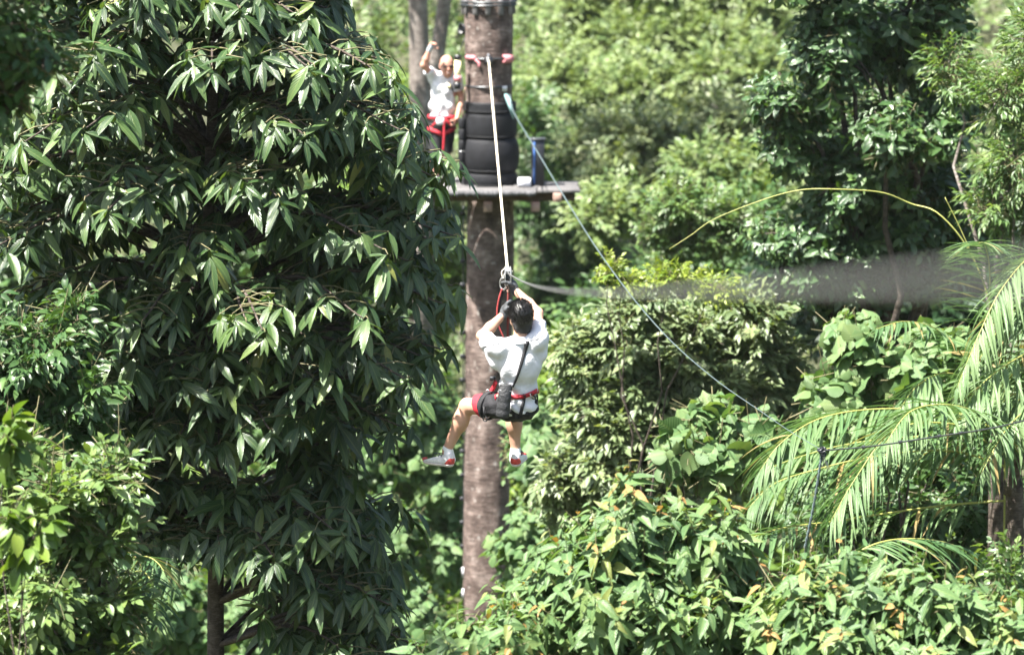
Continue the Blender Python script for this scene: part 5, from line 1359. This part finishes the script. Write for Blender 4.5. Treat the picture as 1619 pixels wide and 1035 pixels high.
# socks, shoes, gloves
shoe(rider, 'shoe', zb, zr(714, 737, 0.31), zr(672, 731, 0.44) - zr(714, 737, 0.31), [0, 0, 1], J['la'])
shoe(rider, 'shoe', zb, zr(814, 737, 0.40), zr(827, 722, 0.66) - zr(814, 737, 0.40), [0, -0.2, 1], J['ra'])
for a, hl in (('la', zr(714, 737, 0.31)), ('ra', zr(814, 737, 0.40))):
    F = Field(np.minimum(J[a], hl) - 0.1, np.maximum(J[a], hl) + 0.1, 0.005)
    F.cone(J[a] + (J[a[0] + 'k'] - J[a]) * 0.02, toward(J[a], hl, 0.62) + [0, 0.02, 0], 0.0405, 0.043, 0.02)
    fpart('sock', F, rider, M_SOCK)
for w_, dd, nn, sd in (('lw', lhd, np.array([1.0, 0.1, 0]), -1), ('rw', rhd, np.array([-1.0, 0.1, 0]), 1)):
    F = Field(J[w_] - 0.17, J[w_] + 0.17, 0.0045)
    hand(F, J[w_], dd, nn, 1.15, side=sd, grow=0.0035)
    F.cone(J[w_] - dd * 0.02, J[w_] + dd * 0.02, 0.031, 0.032, 0.01)
    fpart('glove', F, rider, M_GLOVE)
# harness worn over the shirt
har = link('harness', build_mesh('harness', *ribbon((lambda q: q[0] - zb)(drape(shirt, [(791, 630), (805, 627), (822, 627), (838, 622), (848, 617)], ZY, 0.004)), drape(shirt, [(791, 630), (805, 627), (822, 627), (838, 622), (848, 617)], ZY, 0.004)[1], 0.034, 0.006), M_RED), rider)
aa = np.linspace(0, 2 * math.pi, 40)
ringp = zr(818, 628, 0.02) + np.stack([0.163 * np.cos(aa), 0.136 * np.sin(aa) + 0.0, 0.02 * np.cos(aa) + 0.02], 1)
link('waist_belt', build_mesh('waist_belt', *ribbon(ringp[2:22], np.stack([np.cos(aa), np.sin(aa), 0 * aa], 1)[2:22], 0.034, 0.006), M_RED), har)
P, N_ = drape(shirt, [(829, 622), (827, 635), (823, 655)], ZY, 0.006); link('leg_strap', build_mesh('leg_strap', *ribbon(P - zb, N_, 0.026, 0.004), M_WEB), har)
P, N_ = drape(shirt, [(838, 621), (846, 628), (848, 640)], ZY, 0.006); link('leg_strap', build_mesh('leg_strap', *ribbon(P - zb, N_, 0.012, 0.004), M_WEB), har)
link('gear_loop', build_mesh('gear_loop', *tube(smooth_line([zr(838, 622, -0.13), zr(841, 629, -0.15), zr(846, 630, -0.1), zr(849, 623, -0.03)], 12), 0.005, 6), M_WEB), har)
link('gear_loop', build_mesh('gear_loop', *tube(smooth_line([zr(848, 619, -0.02), zr(850, 628, 0.0), zr(849, 638, 0.02)], 10), 0.006, 6), M_WEB), har)
al_ = np.linspace(0, 2 * math.pi, 26)
Ra = rot_from(np.cross(ax_l, [0, 0, 1.0]), [0, 0, 1.0], ax_l)
def leg_ring(t, R_, tilt=0.0):
    return toward(J['lh'], J['lk'], t) + (np.stack([R_ * np.cos(al_), R_ * np.sin(al_), tilt * np.sin(al_)], 1) @ rot_from(unit(np.cross(ax_l, [0, 0, 1.0])), np.cross(ax_l, unit(np.cross(ax_l, [0, 0, 1.0]))), ax_l).T)
lr_ = leg_ring(0.40, 0.102, 0.03)
link('leg_loop', build_mesh('leg_loop', *ribbon(lr_, lr_ - toward(J['lh'], J['lk'], 0.40), 0.03, 0.005), M_WEB), har)
link('front_tie', build_mesh('front_tie', *ribbon(smooth_line([zr(785, 602, 0.12), zr(781, 612, 0.15), zr(776, 620, 0.18), zr(770, 626, 0.2)], 12), np.array([-0.7, -0.7, 0.2]), 0.036, 0.008), M_RED), har)
link('buckle', build_mesh('buckle', *box(zr(779, 598, 0.13), (0.022, 0.02, 0.014), None, 0.004), M_BLACK), har)
link('buckle', build_mesh('buckle', *torus(zr(771, 619, 0.17), 0.014, 0.004, (0.3, 1, 0.2), 14, 6), M_STEEL), har)
link('carabiner', build_mesh('carabiner', *torus(zr(767, 662, 0.04), 0.017, 0.005, (0.4, 1, 0.1), 16, 6), M_BLACK), har)
link('hanging_tape', build_mesh('hanging_tape', *ribbon([zr(765, 642, 0.05), zr(765, 650, 0.035), zr(766, 659, 0.035)], np.array([0, -1, 0.1]), 0.012, 0.003), M_WEB), har)
# shoulder pouch
bgc = zr(800, 606, -0.155) + zb; bgb = zr(794, 660, -0.165) + zb
bag = thing('shoulder_pouch', 'long black padded pouch hanging behind the rider on a shoulder strap', 'bag', bgb)
axb = bgc - bgb; Lb = np.linalg.norm(axb)
def squash(VT, c, ax, f=0.72):
    V, T = VT; q = V - c; dep = np.array([0, 1.0, 0])
    return V - np.outer(q @ dep, dep) * (1 - f), T
part('body', squash(lathe(bgb, [(0.0, 0.0), (0.041, 0.0), (0.050, 0.012), (0.050, 0.05), (0.0485, 0.055), (0.051, 0.06), (0.050, 0.11), (0.0485, 0.115), (0.050, 0.12), (0.049, Lb * 0.8), (0.046, Lb * 0.82), (0.045, Lb * 0.95), (0.040, Lb * 0.98), (0.0, Lb * 0.97)], 22, axb), bgb, axb), bag, plain('black_padded_nylon', (0.022, 0.023, 0.026), 0.6, var=0.35, scale=40, bump=0.5, bscale=90))
for t in (0.80, 0.93):
    part('trim', squash(torus(bgb + axb * t, 0.048 if t < 0.9 else 0.0455, 0.0035, axb, 22, 6), bgb + axb * t, axb), bag, M_STEEL if t < 0.9 else M_WEB)
part('side_buckle', box(zr(808, 614, -0.16) + zb, (0.009, 0.008, 0.014), None, 0.003), bag, M_BLACK, smooth=False)
P, N_ = drape(shirt, [(834, 539), (830, 553), (824, 575), (818, 594), (811, 611)], ZY, 0.004, 24)
part('strap', ribbon(P, N_, np.linspace(0.034, 0.014, 24), 0.004), bag, M_WEB)
P, N_ = drape(shirt, [(789, 596), (789, 606), (790, 618)], ZY, 0.005, 8)
part('strap', ribbon(P, N_, 0.012, 0.003), bag, M_WEB)

# trolley and lanyards
tr = thing('zip_trolley', 'metal pulley trolley running on the zip line above the rider', 'trolley', TR)
wd_ = unit(at(815, 440, 24.0) - A0)
for sgn in (-0.05, 0.05):
    part('wheel', lathe(TR + wd_ * sgn + [0, 0, 0.022], [(0.0, -0.012), (0.026, -0.012), (0.019, -0.004), (0.019, 0.004), (0.026, 0.012), (0.0, 0.012)], 18, np.cross(wd_, [0, 0, 1.0])), tr, M_STEEL)
sdv = unit(np.cross(wd_, [0, 0, 1.0])); upw = np.cross(sdv, wd_)
for sgn in (-1, 1):
    part('side_plate', box(TR + sdv * 0.021 * sgn + [0, 0, -0.012], (0.085, 0.003, 0.055), rot_from(wd_, sdv, upw), 0.003), tr, M_ALU, smooth=False)
part('axle', tube([TR - sdv * 0.03 + [0, 0, 0.022], TR + sdv * 0.03 + [0, 0, 0.022]], 0.006, 8), tr, M_DARKSTEEL)
def carabiner(c, ax, R0=0.026, st=1.7):
    V, T = torus(c, R0, 0.0055, ax, 20, 7); q = V - c
    return c + q * np.array([1, 1, st]), T
part('carabiner', carabiner(at(801, 441, 25.32), (0.2, 1, 0)), tr, M_ALU)
part('carabiner', carabiner(at(795, 449, 25.32), (0.6, 1, 0.2)), tr, M_STEEL)
part('carabiner', carabiner(at(803, 452, 25.30), (1, 0.3, 0)), tr, M_BEAMEND)
part('cord', tube(smooth_line([at(798, 424, 25.3), at(793, 430, 25.28), at(796, 440, 25.26), at(806, 438, 25.27), at(810, 428, 25.3)], 16), 0.004, 6), tr, M_ROPE)
ly = thing('lanyard', 'pair of red and black safety lanyards between trolley and harness', 'lanyard', at(803, 545, 25.28))
part('webbing', ribbon(smooth_line([at(794, 456, 25.32), at(789, 472, 25.32), at(786, 492, 25.32), at(788, 512, 25.31), at(795, 530, 25.3), at(806, 552, 25.28), at(812, 590, 25.22), at(814, 620, 25.17)], 40), np.array([-0.5, -1, 0]), 0.013, 0.004), ly, plain('worn_red_webbing', (0.22, 0.025, 0.025), 0.75, var=0.4, scale=50))
part('webbing', ribbon(smooth_line([at(796, 458, 25.33), at(791, 478, 25.33), at(788, 500, 25.33), at(790, 516, 25.32), at(797, 534, 25.31), at(808, 556, 25.29), at(814, 620, 25.18)], 40), np.array([0.2, -1, 0]), 0.014, 0.004), ly, M_WEB)
part('webbing', ribbon(smooth_line([at(804, 458, 25.3), at(803, 480, 25.3), at(803, 510, 25.3), at(804, 545, 25.29), at(814, 620, 25.18)], 30), np.array([0, -1, 0]), 0.018, 0.005), ly, plain('brown_red_webbing', (0.16, 0.03, 0.025), 0.7))

# ------------------------------------------------------------------ the waving man on the platform
MY = 44.15
man = thing('person', 'bald man in white polo and sunglasses waving a raised fist on the platform', 'person', (at(698, 290, MY)[0], MY, zd))
mb = np.array(man.location)
def mr(px, py, dy=0.0): return at(px, py, MY + dy) - mb
K = dict(neck=mr(704, 121), head=mr(706.5, 105, -0.06), ls=mr(685, 121), le=mr(670, 103, -0.16), lw=mr(679, 79, -0.20), rs=mr(721, 123), re=mr(730, 156, 0.02), rw=mr(723, 186, -0.12),
         lh=mr(692, 198), lk=mr(689, 244, -0.06), rh=mr(707, 198), rk=mr(705, 243, 0.0))
K['la'] = mr(689.5, 281, 0.02); K['la'][2] = 0.085; K['ra'] = mr(706, 281, 0.12); K['ra'][2] = 0.085
lo, hi = np.array([-0.45, -0.50, -0.05]), np.array([0.45, 0.45, 2.0])
F = Field(lo, hi, 0.008)
F.ell(mr(703, 140), (0.165, 0.11, 0.2), 0.05); F.ell(mr(700, 170), (0.15, 0.115, 0.16), 0.05); F.ell(mr(699.5, 194), (0.155, 0.115, 0.10), 0.05)
F.cone(K['ls'], K['rs'], 0.05, 0.05, 0.05)
F.cone(K['neck'] - [0, 0, 0.04], K['head'] - [0, 0, 0.06], 0.064, 0.058, 0.03)
for a, b, c in (('ls', 'le', 'lw'), ('rs', 're', 'rw')):
    F.cone(K[a], K[b], 0.05, 0.042, 0.03); F.cone(K[b], toward(K[b], K[c], 0.4), 0.042, 0.042, 0.02); F.cone(toward(K[b], K[c], 0.4), K[c], 0.042, 0.028, 0.02)
mf = unit([0.22, -1, -0.02])
f_, u_, s_ = head(F, K['head'], mf, np.array([0.02, -0.12, 1.0]), 0.086, 0.106, 0.138)
for a, b, c in (('lh', 'lk', 'la'), ('rh', 'rk', 'ra')):
    F.cone(K[a], K[b], 0.088, 0.056, 0.04); cf_ = toward(K[b], K[c], 0.32)
    F.cone(K[b], cf_, 0.052, 0.055, 0.03); F.cone(cf_, K[c], 0.055, 0.035, 0.03); F.cone(K[c], K[c] * [1, 1, 0] + [0, 0, 0.05], 0.035, 0.036, 0.02)
md = unit(mr(685.5, 66, -0.22) - K['lw'])
hand(F, K['lw'], md, np.array([0.45, -1.0, 0.0]), 1.2, side=1)
hand(F, K['rw'], unit(mr(718, 200, -0.16) - K['rw']), np.array([-1.0, 0.2, 0.1]), 0.7, side=-1)
fpart('body', F, man, SKIN_B)
face_parts(man, mb, K['head'], f_, u_, s_, 0.086, 0.106, 0.138, smile=True)
def hp_(a, b, d): return K['head'] + u_ * a * 0.138 + s_ * b * 0.086 + f_ * d * 0.106
gl = link('sunglasses', build_mesh('sunglasses', *tube(smooth_line([hp_(0.08, -1.04, 0.0), hp_(0.10, -0.96, 0.5), hp_(0.11, -0.7, 0.86), hp_(0.11, 0, 1.08), hp_(0.11, 0.7, 0.86), hp_(0.10, 0.96, 0.5), hp_(0.08, 1.04, 0.0)], 24), 0.0045, 6), M_BLACK), man)
for sg in (-1, 1):
    c_ = hp_(0.03, 0.44 * sg, 0.99)
    nrm_ = unit(f_ + s_ * 0.35 * sg)
    V, T = lathe(c_, [(0.0, 0.006), (0.016, 0.005), (0.026, 0.0), (0.0, -0.002)], 18, nrm_)
    q = V - c_; V = c_ + q - np.outer(q @ u_, u_) * 0.28
    link('lens', build_mesh('lens', V, T, M_LENS), gl)
F = Field(K['head'] - 0.2, K['head'] + 0.2, 0.006)
F.ell(K['head'] - f_ * 0.03 + u_ * 0.01, (0.0895, 0.098, 0.075), 0.01, rot_from(s_, f_, u_)); F.cut(K['head'] - f_ * 0.01 + u_ * 0.0, f_ * 1.0 + u_ * 0.6, 0.01); F.cut(K['head'] + u_ * 0.05, u_, 0.01)
fpart('hair', F, man, M_STUBBLE)
# polo
F = Field(lo, hi, 0.008)
F.ell(mr(703, 140), (0.185, 0.13, 0.215), 0.05); F.ell(mr(700, 168), (0.175, 0.14, 0.17), 0.05); F.ell(mr(699, 187), (0.172, 0.135, 0.10), 0.05)
F.cone(mr(688, 121), mr(718, 122), 0.065, 0.065, 0.05)
F.cone(K['ls'], toward(K['ls'], K['le'], 0.62), 0.075, 0.070, 0.05); F.cone(K['rs'], toward(K['rs'], K['re'], 0.62), 0.072, 0.072, 0.05)
P_ = F.all_points()
for a, b, q in (('ls', 'le', 0.55), ('rs', 're', 0.6)):
    ax = unit(K[b] - K[a]); p = toward(K[a], K[b], q); d = (P_ - p) @ ax
    F.g = np.where(np.linalg.norm(P_ - p, axis=-1) < 0.14, np.maximum(F.g, d), F.g).astype(np.float32)
F.g = (F.g + 0.005 * np.sin(P_[..., 2] * 40 + P_[..., 0] * 25) + 0.005 * np.sin(P_[..., 0] * 45 - P_[..., 2] * 20)).astype(np.float32)
F.cut(mr(699, 194), np.array([-0.25, 0, -1.0]), 0.005)
mshirt = fpart('polo_shirt', F, man, M_WHITE)
link('collar', build_mesh('collar', *lathe(K['neck'] - [0, 0.01, 0.01], [(0.094, -0.02), (0.086, 0.012), (0.074, 0.034), (0.069, 0.03), (0.08, -0.02)], 24, unit([0.05, -0.25, 1])), M_WHITE), mshirt)
P, N_ = drape(mshirt, [(709, 128), (716, 143), (722, 156)], MY, 0.004, 12); link('strap', build_mesh('strap', *ribbon(P - mb, N_, 0.02, 0.004), M_WEB), mshirt)
P, N_ = drape(mshirt, [(706, 137), (709, 134), (711, 140)], MY, 0.004, 6); link('badge', build_mesh('badge', *ribbon(P - mb, N_, 0.04, 0.006), M_YELLOW), mshirt)
# shorts
F = Field(lo, hi, 0.008)
F.ell(mr(699.5, 197), (0.172, 0.135, 0.10), 0.05)
F.cone(K['lh'], toward(K['lh'], K['lk'], 0.95), 0.105, 0.092, 0.04); F.cone(K['rh'], toward(K['rh'], K['rk'], 0.95), 0.105, 0.092, 0.04)
P_ = F.all_points(); F.g = (F.g + 0.006 * np.sin(P_[..., 0] * 50 + P_[..., 2] * 14)).astype(np.float32)
F.cut(mr(699, 241), np.array([0, 0, -1.0]), 0.005); F.cut(mr(699, 188), np.array([0, 0, 1.0]), 0.005)
fpart('shorts', F, man, M_SHORTS)
# harness
mh = link('harness', build_mesh('harness', *ribbon((mr(699.5, 185) + np.stack([0.183 * np.cos(aa), 0.152 * np.sin(aa), 0 * aa], 1)), np.stack([np.cos(aa), np.sin(aa), 0 * aa], 1), 0.055, 0.008), M_RED), man)
for h_, sg in (('lh', -1), ('rh', 1)):
    c_ = toward(K[h_], K[h_[0] + 'k'], 0.22)
    rg = c_ + np.stack([0.116 * np.cos(al_), 0.120 * np.sin(al_), 0.05 * np.cos(al_) * sg], 1)
    link('leg_loop', build_mesh('leg_loop', *ribbon(rg, rg - c_, 0.05, 0.008), M_RED), mh)
    link('tie', build_mesh('tie', *ribbon(smooth_line([mr(699 + sg * 4, 188, -0.16), mr(699 + sg * 10, 194, -0.16), mr(699 + sg * 16, 200, -0.13)], 8), np.array([0, -1, 0]), 0.03, 0.006), M_RED), mh)
link('pouch', build_mesh('pouch', *box(mr(696, 192, -0.18), (0.05, 0.02, 0.045), None, 0.012), M_WHITE), mh)
link('rope', build_mesh('rope', *tube(smooth_line([mr(702, 192, -0.18), mr(702, 215, -0.19), mr(700.5, 240, -0.18)], 12), 0.014, 8), M_RED), mh)
link('carabiner', build_mesh('carabiner', *carabiner(mr(700, 246, -0.18), (0.2, 1, 0)), M_STEEL), mh)
# wrist band, gloves, socks, shoes
F = Field(K['lw'] - 0.12, K['lw'] + 0.12, 0.006); F.cone(K['lw'] - md * 0.012, K['lw'] + md * 0.045, 0.034, 0.038, 0.01); fpart('glove', F, man, M_GLOVE2)
for a in ('la', 'ra'):
    F = Field(K[a] - 0.12, K[a] + 0.12, 0.006); F.cone(K[a] + [0, 0, 0.05], K[a] - [0, 0, 0.03], 0.041, 0.042, 0.02); fpart('sock', F, man, M_SOCK)
    shoe(man, 'shoe', mb, K[a] * [1, 1, 0] + [0.0, 0.05, 0.005], [0.05 if a == 'ra' else -0.08, -1, 0.0], [0, 0, 1], K[a], 0.007)

# ------------------------------------------------------------------ humid air over the gully
hz = bpy.data.materials.new('humid_air'); hz.use_nodes = True
hn_ = hz.node_tree; hn_.nodes.remove(hn_.nodes['Principled BSDF'])
vol = hn_.nodes.new('ShaderNodeVolumePrincipled')
vol.inputs['Color'].default_value = (0.90, 0.95, 0.93, 1)
vol.inputs['Density'].default_value = 0.00012
vol.inputs['Anisotropy'].default_value = 0.2
hn_.links.new(vol.outputs[0], hn_.nodes['Material Output'].inputs['Volume'])
hb = link('haze', build_mesh('haze', *box((0, 105, 37.0), (295, 225, 40.0)), hz, smooth=False), None, 'stuff')
tag(hb, 'thin pale humid haze hanging over the whole gully', 'haze')
